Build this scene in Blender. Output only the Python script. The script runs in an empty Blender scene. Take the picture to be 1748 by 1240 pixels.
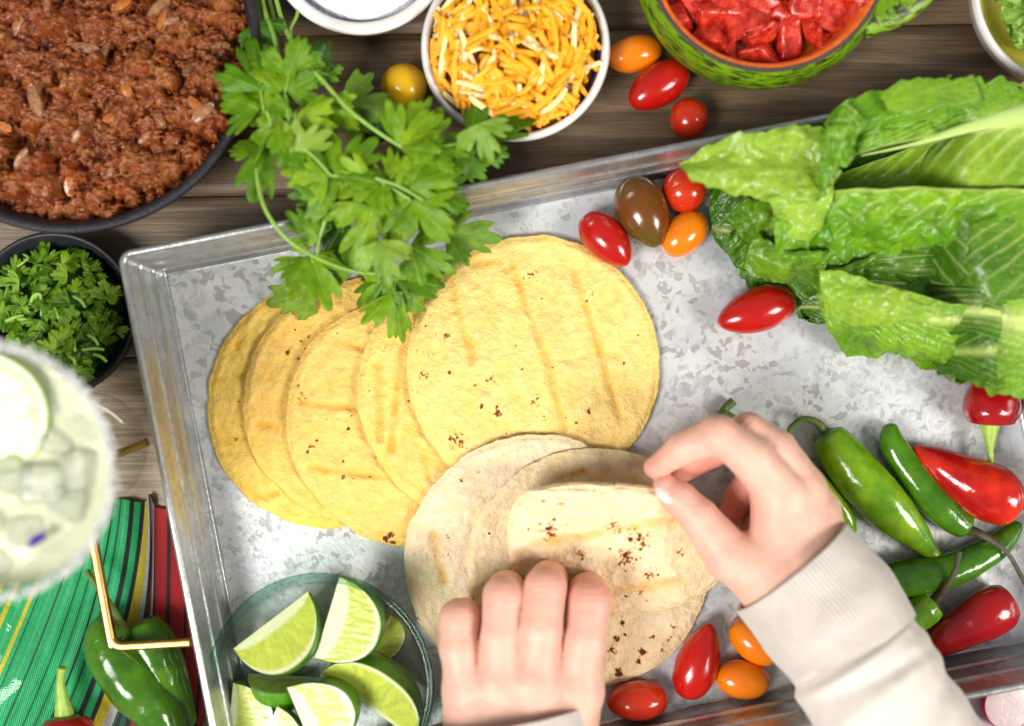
import bpy, math, random
import numpy as np
from mathutils import Vector, Matrix
# ---------------------------------------------------------------- camera, world, lamps
K = 0.00034            # metres per photo pixel on the tray floor
D = 2000.0             # camera height in the same pixels
sc = bpy.context.scene
cam_d = bpy.data.cameras.new('camera'); cam = bpy.data.objects.new('camera', cam_d)
sc.collection.objects.link(cam); sc.camera = cam
cam.location = (0, 0, D*K); cam.rotation_euler = (0, 0, 0)
cam_d.sensor_width = 36; cam_d.lens = 36*D/1748; cam_d.clip_start = 0.01; cam_d.clip_end = 50
cam_d.dof.use_dof = True; cam_d.dof.focus_distance = (D-22)*K; cam_d.dof.aperture_fstop = 1.8
world = bpy.data.worlds.new('World'); sc.world = world; world.use_nodes = True
bg = world.node_tree.nodes['Background']; bg.inputs[0].default_value = (0.97, 0.98, 1.0, 1); bg.inputs[1].default_value = 0.28
def area(name, loc, aim, size, power, col):
    l = bpy.data.lights.new(name, 'AREA'); l.shape = 'RECTANGLE'; l.size, l.size_y = size; l.energy = power; l.color = col
    o = bpy.data.objects.new(name, l); sc.collection.objects.link(o); o.location = loc
    o.rotation_euler = (Vector(aim)-Vector(loc)).to_track_quat('-Z', 'Y').to_euler()
area('window_light', (-1.25, -1.0, 2.0), (0, 0, 0), (0.95, 0.95), 72.0, (1.0, 0.98, 0.95))
area('side_light', (1.85, -0.70, 1.65), (0.1, 0, 0), (0.85, 0.85), 51.0, (1.0, 0.965, 0.91))
sc.view_settings.view_transform = 'Standard'; sc.view_settings.look = 'None'
sc.view_settings.exposure = 0.08; sc.view_settings.gamma = 1.0
sc.render.engine = 'CYCLES'; sc.cycles.max_bounces = 10; sc.cycles.transparent_max_bounces = 24

# ---------------------------------------------------------------- helpers
rng = np.random.default_rng(7); random.seed(7)
COL = sc.collection
def at(px, py, z=0):                 # photo pixel at height z -> world, in pixel units
    s = (D-z)/D
    return np.array([(px-874)*s, (620-py)*s, float(z)])
def atv(P): return np.array([at(*p) for p in P])
_perm = np.random.default_rng(3).permutation(512)
_perm = np.concatenate([_perm, _perm, _perm])
_grad = np.random.default_rng(4).normal(size=(512, 3)); _grad /= np.linalg.norm(_grad, axis=1)[:, None]
def noise(P, scale=1.0, seed=0):     # gradient noise, about -1..1
    P = np.asarray(P, float)/scale + seed*17.31
    i = np.floor(P).astype(int); f = P-i; u = f*f*f*(f*(f*6-15)+10)
    out = 0
    for dx in (0, 1):
        for dy in (0, 1):
            for dz in (0, 1):
                h = _perm[(_perm[(_perm[(i[..., 0]+dx) & 511]+i[..., 1]+dy) & 511]+i[..., 2]+dz) & 511]
                g = _grad[h & 511]; d = f-np.array([dx, dy, dz])
                w = (u[..., 0] if dx else 1-u[..., 0])*(u[..., 1] if dy else 1-u[..., 1])*(u[..., 2] if dz else 1-u[..., 2])
                out = out+w*(g*d).sum(-1)
    return out*1.6
def fbm(P, scale, octs=3, seed=0):
    return sum(noise(P, scale/2**o, seed+o)*0.5**o for o in range(octs))
def sstep(a, b, x):
    t = np.clip((x-a)/(b-a), 0, 1); return t*t*(3-2*t)

def mesh_data(name, v, faces, mat, smooth=True, col=None, uv=None, mats=None, fmat=None):
    me = bpy.data.meshes.new(name); v = np.asarray(v, float)*K
    if isinstance(faces, np.ndarray):
        n, c = faces.shape
        me.vertices.add(len(v)); me.vertices.foreach_set('co', v.ravel())
        me.loops.add(n*c); me.loops.foreach_set('vertex_index', faces.ravel().astype(np.int32))
        me.polygons.add(n); me.polygons.foreach_set('loop_start', np.arange(0, n*c, c, dtype=np.int32))
        me.polygons.foreach_set('loop_total', np.full(n, c, dtype=np.int32)); me.update(calc_edges=True)
    else:
        me.from_pydata([tuple(p) for p in v], [], [tuple(int(i) for i in f) for f in faces])
    me.validate()
    if smooth: me.polygons.foreach_set('use_smooth', np.ones(len(me.polygons), bool))
    for m in (mats or [mat]): me.materials.append(m)
    if fmat is not None: me.polygons.foreach_set('material_index', np.asarray(fmat, np.int32))
    if col is not None:
        a = me.color_attributes.new('Col', 'FLOAT_COLOR', 'POINT')
        c4 = np.ones((len(v), 4)); c4[:, :3] = np.clip(col, 0, 1); a.data.foreach_set('color', c4.ravel())
    if uv is not None:
        u = me.uv_layers.new(name='UVMap'); li = np.empty(len(me.loops), np.int32); me.loops.foreach_get('vertex_index', li)
        u.data.foreach_set('uv', np.asarray(uv, float)[li].ravel())
    return me
def put(name, v, faces, mat, parent=None, loc=None, kind=None, label=None, cat=None, group=None, **kw):
    """v in world pixel units when there is no loc; otherwise local to loc"""
    v = np.asarray(v, float)
    if parent is not None and loc is None: v = v-np.array(parent['o'])
    o = bpy.data.objects.new(name, mesh_data(name, v, faces, mat, **kw)); COL.objects.link(o)
    if parent is not None:
        o.parent = parent; base = np.zeros(3) if loc is None else np.array(loc)-np.array(parent['o'])
        o.location = tuple(base*K)
        o['o'] = [float(t) for t in (np.array(parent['o']) if loc is None else np.array(loc))]
    else:
        if loc is None: loc = np.array([v[:, 0].mean(), v[:, 1].mean(), v[:, 2].min()]); v0 = v-loc; o.data.vertices.foreach_set('co', (v0*K).ravel()); o.data.update()
        o.location = tuple(np.array(loc)*K); o['o'] = [float(t) for t in loc]
    if kind: o['kind'] = kind
    if label: o['label'] = label
    if cat: o['category'] = cat
    if group: o['group'] = group
    return o
def thing(name, loc, label, cat, group=None, kind=None):
    o = bpy.data.objects.new(name, None); COL.objects.link(o); o.empty_display_size = 0.01
    o.location = tuple(np.array(loc, float)*K); o['o'] = [float(t) for t in loc]
    o['label'] = label
    if cat: o['category'] = cat
    if group: o['group'] = group
    if kind: o['kind'] = kind
    return o
def cat_join(parts):
    vs, fs, n = [], [], 0
    for v, f in parts:
        vs.append(np.asarray(v, float)); fs += [tuple(int(i)+n for i in q) for q in f]; n += len(v)
    return np.concatenate(vs), fs
def gridf(nu, nv, wrapu=False, wrapv=False):
    i = np.arange(nu if wrapu else nu-1); j = np.arange(nv if wrapv else nv-1)
    I, J = np.meshgrid(i, j, indexing='ij'); I = I.ravel(); J = J.ravel(); I2 = (I+1) % nu; J2 = (J+1) % nv
    return np.stack([I*nv+J, I2*nv+J, I2*nv+J2, I*nv+J2], 1)
def lathe(prof, n=96, wob=0.0, seed=0):
    prof = np.array(prof, float); th = np.linspace(0, 2*np.pi, n, endpoint=False)
    r = prof[:, 0][None]*(1+wob*np.sin(3*th+seed)[:, None]*0.5+wob*np.sin(2*th+seed*2)[:, None]*0.5)
    v = np.stack([r*np.cos(th)[:, None], r*np.sin(th)[:, None], np.repeat(prof[:, 1][None], n, 0)], -1).reshape(-1, 3)
    return v, gridf(n, len(prof), wrapu=True)
def crom(P, n):                      # Catmull-Rom through P
    P = np.asarray(P, float); m = len(P)
    if m == 2: t = np.linspace(0, 1, n)[:, None]; return P[0]*(1-t)+P[1]*t
    Q = np.concatenate([[2*P[0]-P[1]], P, [2*P[-1]-P[-2]]]); t = np.linspace(0, m-1-1e-9, n); i = t.astype(int); f = (t-i)[:, None]
    a, b, c, d = Q[i], Q[i+1], Q[i+2], Q[i+3]
    return 0.5*((2*b)+(c-a)*f+(2*a-5*b+4*c-d)*f*f+(-a+3*b-3*c+d)*f**3)
def tube(P, R, n=14, m=40, cap=True, squash=1.0, up=(0, 0, 1), square=False):
    C = crom(P, m); R = np.interp(np.linspace(0, 1, m), np.linspace(0, 1, len(R)), R) if len(R) != m else np.asarray(R)
    T = np.gradient(C, axis=0); T /= np.linalg.norm(T, axis=1)[:, None]
    U = np.array(up, float); S = np.cross(T, U); S /= np.linalg.norm(S, axis=1)[:, None]+1e-9; N = np.cross(S, T)
    th = np.linspace(0, 2*np.pi, n, endpoint=False)
    c, s = np.cos(th), np.sin(th)
    if square: q = np.maximum(abs(c), abs(s))**0.75; c, s = c/q, s/q
    v = C[:, None]+R[:, None, None]*(S[:, None]*c[None, :, None]+N[:, None]*s[None, :, None]*squash)
    v = v.reshape(-1, 3); f = [tuple(q) for q in gridf(m, n, wrapv=True)]
    if cap:
        v = np.concatenate([v, C[:1], C[-1:]]); a, b = m*n, m*n+1
        f += [(a, j, (j+1) % n) for j in range(n)]+[(b, (m-1)*n+(j+1) % n, (m-1)*n+j) for j in range(n)]
    return v, f
def smin(a, b, k):
    h = np.clip(0.5+0.5*(b-a)/k, 0, 1); return b*(1-h)+a*h-k*h*(1-h)
def cone_sd(P, a, b, ra, rb, zs=1.0):
    a = np.array(a, float); b = np.array(b, float); ab = b-a
    t = np.clip(((P-a)@ab)/(ab@ab), 0, 1); q = P-(a+t[..., None]*ab)
    if zs != 1.0: q = q*np.array([1, 1, 1/zs])
    return np.sqrt((q*q).sum(-1))-(ra+(rb-ra)*t)
def surface_nets(fn, lo, hi, h):
    lo = np.array(lo, float); hi = np.array(hi, float); n = np.ceil((hi-lo)/h).astype(int)+1
    ax = [lo[d]+h*np.arange(n[d]) for d in range(3)]
    G = np.stack(np.meshgrid(*ax, indexing='ij'), -1); V = fn(G); S = V < 0
    acc = np.zeros(tuple(n-1)+(3,)); cnt = np.zeros(tuple(n-1)); edges = []
    for d in range(3):
        o = [x for x in range(3) if x != d]
        for p in (0, 1):
            for q in (0, 1):
                s0 = [None]*3; s1 = [None]*3; s0[d] = slice(0, n[d]-1); s1[d] = slice(1, n[d])
                for ax_, b_ in zip(o, (p, q)): s0[ax_] = s1[ax_] = slice(b_, n[ax_]-1+b_)
                v0, v1 = V[tuple(s0)], V[tuple(s1)]; m = (v0 < 0) != (v1 < 0)
                t = np.where(m, v0/np.where(m, v0-v1, 1), 0)
                acc[..., d] += np.where(m, t, 0); acc[..., o[0]] += m*p; acc[..., o[1]] += m*q; cnt += m
    m = cnt > 0; idx = -np.ones(cnt.shape, int); idx[m] = np.arange(m.sum())
    I = np.argwhere(m); v = lo+h*(I+acc[m]/cnt[m][:, None]); F = []
    for d in range(3):
        o = [x for x in range(3) if x != d]; s0 = [slice(None)]*3; s1 = [slice(None)]*3; s0[d] = slice(0, -1); s1[d] = slice(1, None)
        A, B = S[tuple(s0)], S[tuple(s1)]; C = np.argwhere(A != B)
        C = C[(C[:, o[0]] > 0) & (C[:, o[1]] > 0) & (C[:, o[0]] < n[o[0]]-1) & (C[:, o[1]] < n[o[1]]-1)]
        def cell(a, b):
            q = C.copy(); q[:, o[0]] -= a; q[:, o[1]] -= b; return idx[q[:, 0], q[:, 1], q[:, 2]]
        q = np.stack([cell(1, 1), cell(0, 1), cell(0, 0), cell(1, 0)], 1)
        fl = A[C[:, 0], C[:, 1], C[:, 2]]
        if d == 1: fl = ~fl
        q[~fl] = q[~fl][:, ::-1]; F.append(q)
    return v, np.concatenate(F)

# ---------------------------------------------------------------- materials
def nt(m): return m.node_tree.nodes, m.node_tree.links
def mat(name, col=(0.5, 0.5, 0.5), rough=0.5, attr=False, nz=(30, 0.0), bump=(10, 0.0), bump2=None, metal=0.0, sss=0.0, sssr=(1, 0.3, 0.15),
        coat=0.0, trans=0.0, ior=1.45, transl=0.0, spec=0.5, roughnz=0.0, hue2=None, stretch=None, sheen=0.0):
    m = bpy.data.materials.new(name); m.use_nodes = True; N, L = nt(m); b = N['Principled BSDF']
    b.inputs['Roughness'].default_value = rough; b.inputs['Metallic'].default_value = metal; b.inputs['IOR'].default_value = ior
    b.inputs['Coat Weight'].default_value = coat; b.inputs['Coat Roughness'].default_value = 0.08; b.inputs['Specular IOR Level'].default_value = spec
    b.inputs['Transmission Weight'].default_value = trans; b.inputs['Sheen Weight'].default_value = sheen
    if sss: b.inputs['Subsurface Weight'].default_value = sss; b.inputs['Subsurface Radius'].default_value = sssr; b.inputs['Subsurface Scale'].default_value = 0.004
    tc = N.new('ShaderNodeTexCoord'); oi = N.new('ShaderNodeObjectInfo'); ad = N.new('ShaderNodeVectorMath'); ad.operation = 'ADD'
    L.new(tc.outputs['Object'], ad.inputs[0]); L.new(oi.outputs['Random'], ad.inputs[1]); vec = ad.outputs[0]
    if stretch:
        mp = N.new('ShaderNodeMapping'); mp.inputs['Scale'].default_value = stretch; L.new(vec, mp.inputs[0]); vec = mp.outputs[0]
    def noi(size, det=4):
        n = N.new('ShaderNodeTexNoise'); n.inputs['Scale'].default_value = 1/(size*K); n.inputs['Detail'].default_value = det
        n.inputs['Roughness'].default_value = 0.6; L.new(vec, n.inputs['Vector']); return n.outputs['Fac']
    if attr:
        a = N.new('ShaderNodeAttribute'); a.attribute_name = 'Col'; c = a.outputs['Color']
    else:
        r = N.new('ShaderNodeRGB'); r.outputs[0].default_value = (*col, 1); c = r.outputs[0]
    if nz[1] or hue2:
        n = noi(nz[0])
        if hue2:
            mx = N.new('ShaderNodeMix'); mx.data_type = 'RGBA'; mr = N.new('ShaderNodeMapRange'); mr.inputs[1].default_value = 0.38; mr.inputs[2].default_value = 0.62
            L.new(n, mr.inputs[0]); L.new(mr.outputs[0], mx.inputs[0]); L.new(c, mx.inputs[6]); mx.inputs[7].default_value = (*hue2, 1); c = mx.outputs[2]
        if nz[1]:
            mr = N.new('ShaderNodeMapRange'); mr.inputs[1].default_value = 0.3; mr.inputs[2].default_value = 0.7
            mr.inputs[3].default_value = 1-nz[1]; mr.inputs[4].default_value = 1+nz[1]; L.new(n, mr.inputs[0])
            mu = N.new('ShaderNodeVectorMath'); mu.operation = 'SCALE'; L.new(c, mu.inputs[0]); L.new(mr.outputs[0], mu.inputs['Scale']); c = mu.outputs[0]
    L.new(c, b.inputs['Base Color'])
    if roughnz:
        mr = N.new('ShaderNodeMapRange'); mr.inputs[3].default_value = rough-roughnz; mr.inputs[4].default_value = rough+roughnz
        L.new(noi(nz[0]*0.6), mr.inputs[0]); L.new(mr.outputs[0], b.inputs['Roughness'])
    prev = None
    for bb in (bump, bump2):
        if bb and bb[1]:
            bp = N.new('ShaderNodeBump'); bp.inputs['Strength'].default_value = min(1, bb[1]); bp.inputs['Distance'].default_value = bb[0]*K*0.6
            L.new(noi(bb[0]), bp.inputs['Height'])
            if prev: L.new(prev, bp.inputs['Normal'])
            prev = bp.outputs[0]; L.new(prev, b.inputs['Normal'])
    if transl:
        tr = N.new('ShaderNodeBsdfTranslucent'); g = N.new('ShaderNodeMix'); g.data_type = 'RGBA'; g.blend_type = 'MULTIPLY'; g.inputs[0].default_value = 1
        L.new(c, g.inputs[6]); g.inputs[7].default_value = (1.5, 1.6, 0.7, 1); L.new(g.outputs[2], tr.inputs[0])
        ms = N.new('ShaderNodeMixShader'); ms.inputs[0].default_value = transl; L.new(b.outputs[0], ms.inputs[1]); L.new(tr.outputs[0], ms.inputs[2])
        L.new(ms.outputs[0], N['Material Output'].inputs[0])
    m['c'] = 0; return m
def thin_glass(name, tint=(0.96, 0.98, 0.97), edge=(0.55, 0.75, 0.68), rough=0.02):
    m = bpy.data.materials.new(name); m.use_nodes = True; N, L = nt(m); N.remove(N['Principled BSDF'])
    t = N.new('ShaderNodeBsdfTransparent'); g = N.new('ShaderNodeBsdfGlossy'); g.inputs['Roughness'].default_value = rough
    lw = N.new('ShaderNodeLayerWeight'); lw.inputs[0].default_value = 0.35
    mx = N.new('ShaderNodeMix'); mx.data_type = 'RGBA'; L.new(lw.outputs['Facing'], mx.inputs[0]); mx.inputs[6].default_value = (*tint, 1); mx.inputs[7].default_value = (*edge, 1)
    L.new(mx.outputs[2], t.inputs[0]); l2 = N.new('ShaderNodeLayerWeight'); l2.inputs[0].default_value = 0.5; pw = N.new('ShaderNodeMath'); pw.operation = 'POWER'; L.new(l2.outputs['Facing'], pw.inputs[0]); pw.inputs[1].default_value = 4.5
    fr = N.new('ShaderNodeMapRange'); fr.inputs[3].default_value = 0.022; fr.inputs[4].default_value = 0.85; L.new(pw.outputs[0], fr.inputs[0])
    s = N.new('ShaderNodeMixShader'); L.new(fr.outputs[0], s.inputs[0]); L.new(t.outputs[0], s.inputs[1]); L.new(g.outputs[0], s.inputs[2]); L.new(s.outputs[0], N['Material Output'].inputs[0])
    return m

# ---- wood
def wood(name, c1, c2, c3):
    m = bpy.data.materials.new(name); m.use_nodes = True; N, L = nt(m); b = N['Principled BSDF']; b.inputs['Roughness'].default_value = 0.42
    tc = N.new('ShaderNodeTexCoord'); oi = N.new('ShaderNodeObjectInfo'); ad = N.new('ShaderNodeVectorMath'); ad.operation = 'ADD'
    L.new(tc.outputs['Object'], ad.inputs[0]); L.new(oi.outputs['Random'], ad.inputs[1])
    def n(sx, sy, det, dist=0.0):
        mp = N.new('ShaderNodeMapping'); mp.inputs['Scale'].default_value = (sx, sy, sy); L.new(ad.outputs[0], mp.inputs[0])
        q = N.new('ShaderNodeTexNoise'); q.inputs['Scale'].default_value = 1; q.inputs['Detail'].default_value = det; q.inputs['Distortion'].default_value = dist; q.inputs['Roughness'].default_value = 0.65
        L.new(mp.outputs[0], q.inputs[0]); return q.outputs[0]
    a = n(6, 90, 8, 0.6); f = n(25, 900, 5); w = n(9, 22, 3)
    r = N.new('ShaderNodeValToRGB'); r.color_ramp.elements[0].position = 0.33; r.color_ramp.elements[0].color = (*c1, 1); r.color_ramp.elements[1].position = 0.68; r.color_ramp.elements[1].color = (*c3, 1)
    e = r.color_ramp.elements.new(0.5); e.color = (*c2, 1); L.new(a, r.inputs[0])
    mr = N.new('ShaderNodeMapRange'); mr.inputs[1].default_value = 0.35; mr.inputs[2].default_value = 0.65; mr.inputs[3].default_value = 0.7; mr.inputs[4].default_value = 1.25; L.new(f, mr.inputs[0])
    m2 = N.new('ShaderNodeMapRange'); m2.inputs[1].default_value = 0.35; m2.inputs[2].default_value = 0.65; m2.inputs[3].default_value = 0.8; m2.inputs[4].default_value = 1.2; L.new(w, m2.inputs[0])
    mm = N.new('ShaderNodeMath'); mm.operation = 'MULTIPLY'; L.new(mr.outputs[0], mm.inputs[0]); L.new(m2.outputs[0], mm.inputs[1])
    mu = N.new('ShaderNodeVectorMath'); mu.operation = 'SCALE'; L.new(r.outputs[0], mu.inputs[0]); L.new(mm.outputs[0], mu.inputs['Scale']); L.new(mu.outputs[0], b.inputs['Base Color'])
    bp = N.new('ShaderNodeBump'); bp.inputs['Strength'].default_value = 0.5; bp.inputs['Distance'].default_value = 0.0006; L.new(f, bp.inputs['Height']); L.new(bp.outputs[0], b.inputs['Normal'])
    return m
M = {}
M['wood_dark'] = wood('dark_brown_wood', (0.085, 0.052, 0.027), (0.155, 0.102, 0.055), (0.25, 0.17, 0.095))
M['wood_mid'] = wood('grey_brown_wood', (0.115, 0.080, 0.050), (0.20, 0.145, 0.092), (0.31, 0.23, 0.15))
M['wood_pale'] = wood('pale_brown_wood', (0.24, 0.16, 0.10), (0.48, 0.36, 0.24), (0.70, 0.56, 0.41))  # dark boards run along the top, pale boards lower down
# ---- galvanised steel
def galv(name, floor=True):
    m = bpy.data.materials.new(name); m.use_nodes = True; N, L = nt(m); b = N['Principled BSDF']
    tc = N.new('ShaderNodeTexCoord'); nz = N.new('ShaderNodeTexNoise'); nz.inputs['Scale'].default_value = 90; L.new(tc.outputs['Object'], nz.inputs[0])
    mp = N.new('ShaderNodeVectorMath'); mp.operation = 'MULTIPLY_ADD'; L.new(nz.outputs['Color'], mp.inputs[0]); mp.inputs[1].default_value = (0.016,)*3; L.new(tc.outputs['Object'], mp.inputs[2])
    def vor(sc_):
        v = N.new('ShaderNodeTexVoronoi'); v.feature = 'SMOOTH_F1'; v.inputs['Smoothness'].default_value = 0.22; v.inputs['Scale'].default_value = sc_; L.new(mp.outputs[0], v.inputs['Vector']); s = N.new('ShaderNodeSeparateColor'); L.new(v.outputs['Color'], s.inputs[0]); return s.outputs[0], v.outputs['Distance']
    def ramp(x, a, bb):
        r = N.new('ShaderNodeMapRange'); r.interpolation_type = 'SMOOTHSTEP'; r.inputs[1].default_value = a; r.inputs[2].default_value = bb; L.new(x, r.inputs[0]); return r.outputs[0]
    c1, d1 = vor(240); c2, _ = vor(360); c3, _ = vor(75)
    f1 = ramp(c1, 0.70, 0.86); f2 = ramp(c2, 0.70, 0.88); f3 = ramp(c3, 0.1, 0.95)
    big = N.new('ShaderNodeTexNoise'); big.inputs['Scale'].default_value = 14; big.inputs['Detail'].default_value = 2; L.new(tc.outputs['Object'], big.inputs[0])
    def mixc(f, a, bcol):
        x = N.new('ShaderNodeMix'); x.data_type = 'RGBA'; L.new(f, x.inputs[0])
        if isinstance(a, tuple): x.inputs[6].default_value = (*a, 1)
        else: L.new(a, x.inputs[6])
        x.inputs[7].default_value = (*bcol, 1); return x.outputs[2]
    k = 1.0 if floor else 0.85
    c = mixc(f3, (0.56*k, 0.58*k, 0.60*k), (0.66*k, 0.67*k, 0.66*k))
    def mul(a, s):
        x = N.new('ShaderNodeMath'); x.operation = 'MULTIPLY'; L.new(a, x.inputs[0]); x.inputs[1].default_value = s; return x.outputs[0]
    c = mixc(mul(f2, 0.5), c, (0.42*k, 0.43*k, 0.42*k)); bf = ramp(big.outputs[0], 0.30, 0.62); bm = N.new('ShaderNodeMath'); bm.operation = 'MULTIPLY'; L.new(f1, bm.inputs[0]); L.new(bf, bm.inputs[1]); c = mixc(mul(bm.outputs[0], 0.75 if floor else 0.3), c, (0.27*k, 0.28*k, 0.265*k))
    wv = ramp(big.outputs[0], 0.4, 0.65); c = mixc(mul(wv, 0.28), c, (0.62*k, 0.58*k, 0.50*k))
    L.new(c, b.inputs['Base Color']); b.inputs['Metallic'].default_value = 0.35 if floor else 0.8
    rr = N.new('ShaderNodeMapRange'); rr.inputs[3].default_value = 0.40 if floor else 0.28; rr.inputs[4].default_value = 0.30 if floor else 0.36; L.new(f1, rr.inputs[0]); L.new(rr.outputs[0], b.inputs['Roughness'])
    fn = N.new('ShaderNodeTexNoise'); fn.inputs['Scale'].default_value = 350; fn.inputs['Detail'].default_value = 3; L.new(tc.outputs['Object'], fn.inputs[0])
    bp = N.new('ShaderNodeBump'); bp.inputs['Strength'].default_value = 0.25; bp.inputs['Distance'].default_value = 0.0006; L.new(fn.outputs[0], bp.inputs['Height']); L.new(bp.outputs[0], b.inputs['Normal'])
    return m
M['galv'] = galv('galvanised_floor'); M['galvwall'] = galv('galvanised_wall', False)
M['gold'] = mat('brass', (0.50, 0.31, 0.10), 0.30, metal=1.0, nz=(40, 0.2), roughnz=0.06)
M['iron'] = mat('cast_iron', (0.016, 0.013, 0.017), 0.45, bump=(5, 0.6), nz=(30, 0.3), spec=0.4)
M['blackbowl'] = mat('matt_black_ceramic', (0.018, 0.018, 0.022), 0.45, bump=(8, 0.1))
M['beef'] = mat('ground_beef', attr=True, rough=0.40, coat=0.18, spec=0.35, nz=(5, 0.2), bump=(4, 0.35), roughnz=0.14)
M['onion'] = mat('cooked_onion', (0.30, 0.115, 0.045), 0.2, coat=0.4, nz=(10, 0.25), hue2=(0.34, 0.17, 0.075), sss=0.15, bump=(10, 0.5))
M['pepperbit'] = mat('cooked_orange_pepper', (0.42, 0.13, 0.025), 0.25, coat=0.4, nz=(8, 0.25), bump=(8, 0.4))
M['white'] = mat('white_glaze', (0.78, 0.75, 0.70), 0.22, coat=0.4, nz=(60, 0.05), bump=(20, 0.1))
M['cobalt'] = mat('cobalt_glaze', (0.035, 0.035, 0.20), 0.15, coat=0.5, nz=(20, 0.35))
M['cream'] = mat('sour_cream', (0.86, 0.87, 0.84), 0.2, sss=0.2, sssr=(1, 1, 1), bump=(40, 0.5))
M['orange'] = mat('orange_glaze', (0.80, 0.15, 0.018), 0.25, coat=0.4, nz=(14, 0.25), bump=(10, 0.15))
M['yellowglaze'] = mat('yellow_glaze', (0.80, 0.70, 0.12), 0.25, coat=0.4, nz=(14, 0.1))
M['juice'] = mat('tomato_juice', (0.62, 0.15, 0.05), 0.05, coat=0.6, nz=(30, 0.3), bump=(25, 0.25))
M['cheddar'] = mat('cheddar', (0.94, 0.43, 0.014), 0.45, sss=0.12, sssr=(1, 0.4, 0.1), nz=(14, 0.10), bump=(5, 0.4))
M['jack'] = mat('white_cheese', (0.92, 0.74, 0.34), 0.45, sss=0.12, sssr=(1, 0.8, 0.4), nz=(14, 0.06), bump=(5, 0.4))
def tom(name, c, c2): return mat(name, c, 0.2, coat=0.35, sss=0.04, nz=(60, 0.08), hue2=c2, bump=(3.0, 0.04), bump2=(30, 0.05), roughnz=0.05)
M['tomred'] = tom('red_tomato_skin', (0.46, 0.007, 0.003), (0.36, 0.005, 0.003)); M['tomorange'] = tom('orange_tomato_skin', (0.78, 0.21, 0.004), (0.74, 0.17, 0.004))
M['tomyellow'] = tom('yellow_tomato_skin', (0.78, 0.44, 0.006), (0.72, 0.37, 0.006)); M['tomdark'] = tom('brown_green_tomato_skin', (0.10, 0.062, 0.005), (0.15, 0.035, 0.005))
M['tomround'] = tom('orange_red_tomato_skin', (0.54, 0.030, 0.004), (0.46, 0.018, 0.004))
M['scar'] = mat('stem_scar', (0.10, 0.05, 0.02), 0.7)
M['dice'] = mat('diced_tomato_flesh', (0.42, 0.010, 0.005), 0.25, coat=0.2, nz=(14, 0.25), hue2=(0.56, 0.05, 0.022), sss=0.05, bump=(12, 0.3))
M['veg'] = mat('leaf_green', attr=True, rough=0.42, nz=(12, 0.14), bump=(7, 0.25), transl=0.3, spec=0.4)
M['romaine'] = mat('romaine_leaf', attr=True, rough=0.27, nz=(16, 0.16), bump=(7, 0.22), bump2=(16, 0.3), coat=0.25, transl=0.30, spec=0.5, roughnz=0.1)
M['stem'] = mat('herb_stem', (0.24, 0.42, 0.06), 0.35, nz=(20, 0.15))
M['lime_peel'] = mat('lime_peel', (0.07, 0.22, 0.005), 0.3, coat=0.3, nz=(14, 0.25), bump=(3.5, 0.5))
M['lime_flesh'] = mat('lime_flesh', attr=True, rough=0.2, coat=0.3, sss=0.2, sssr=(0.8, 1, 0.3), nz=(8, 0.08), bump=(6, 0.35))
M['glass'] = thin_glass('bowl_glass', (0.96, 0.98, 0.97), (0.80, 0.88, 0.84)); M['glassrim'] = thin_glass('bowl_glass_rim', (0.66, 0.84, 0.77), (0.14, 0.38, 0.31))
M['clearglass'] = thin_glass('drinking_glass', (0.98, 0.985, 0.98), (0.86, 0.87, 0.84))
M['drink'] = mat('margarita', (0.76, 0.79, 0.54), 0.06, trans=0.30, ior=1.33, nz=(90, 0.06), bump=(60, 0.15))
M['ice'] = mat('ice', (0.92, 0.94, 0.84), 0.06, trans=0.75, ior=1.31, bump=(20, 0.3))
M['salt'] = mat('salt_grain', (0.88, 0.88, 0.87), 0.35, trans=0.1)
M['knit'] = None
M['skin'] = mat('skin', attr=True, rough=0.45, sss=0.22, sssr=(1, 0.35, 0.2), nz=(30, 0.08), bump=(3.0, 0.22), bump2=(14, 0.14), spec=0.4)
M['nail'] = mat('fingernail', (0.92, 0.68, 0.62), 0.22, coat=0.4, sss=0.1)
M['greenpep'] = mat('green_pepper_skin', (0.10, 0.25, 0.004), 0.17, coat=0.35, hue2=(0.21, 0.37, 0.004), nz=(60, 0.12), bump=(60, 0.10))
M['dkgreenpep'] = mat('dark_green_pepper_skin', (0.035, 0.125, 0.005), 0.17, coat=0.35, hue2=(0.065, 0.185, 0.005), nz=(50, 0.12), bump=(60, 0.10))
M['redpep'] = mat('red_pepper_skin', (0.36, 0.003, 0.006), 0.17, coat=0.35, hue2=(0.28, 0.004, 0.007), nz=(50, 0.12), bump=(60, 0.10))
M['redpep2'] = mat('scarlet_pepper_skin', (0.38, 0.004, 0.005), 0.16, coat=0.35, hue2=(0.58, 0.022, 0.004), nz=(60, 0.12), bump=(60, 0.1))
M['pepstem'] = mat('pepper_stem', (0.11, 0.17, 0.035), 0.5, nz=(12, 0.3), bump=(6, 0.4)); M['pepstemdry'] = mat('dry_pepper_stem', (0.075, 0.065, 0.035), 0.6, nz=(10, 0.3), bump=(6, 0.4))
M['pepstemlime'] = mat('fresh_pepper_stem', (0.32, 0.50, 0.07), 0.4, nz=(12, 0.2), bump=(6, 0.3))
M['radskin'] = mat('radish_skin', (0.62, 0.02, 0.09), 0.3, nz=(20, 0.2)); M['radflesh'] = mat('radish_flesh', (0.90, 0.72, 0.72), 0.25, sss=0.3, nz=(20, 0.06), bump=(8, 0.2))
M['water'] = thin_glass('water', (0.97, 0.98, 0.98), (0.75, 0.8, 0.8))
M['radflesh_shaded'] = mat('radish_flesh_shaded', (0.62, 0.52, 0.60), 0.3, nz=(20, 0.1))  # radish flesh with its shade painted in as lilac
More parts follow.
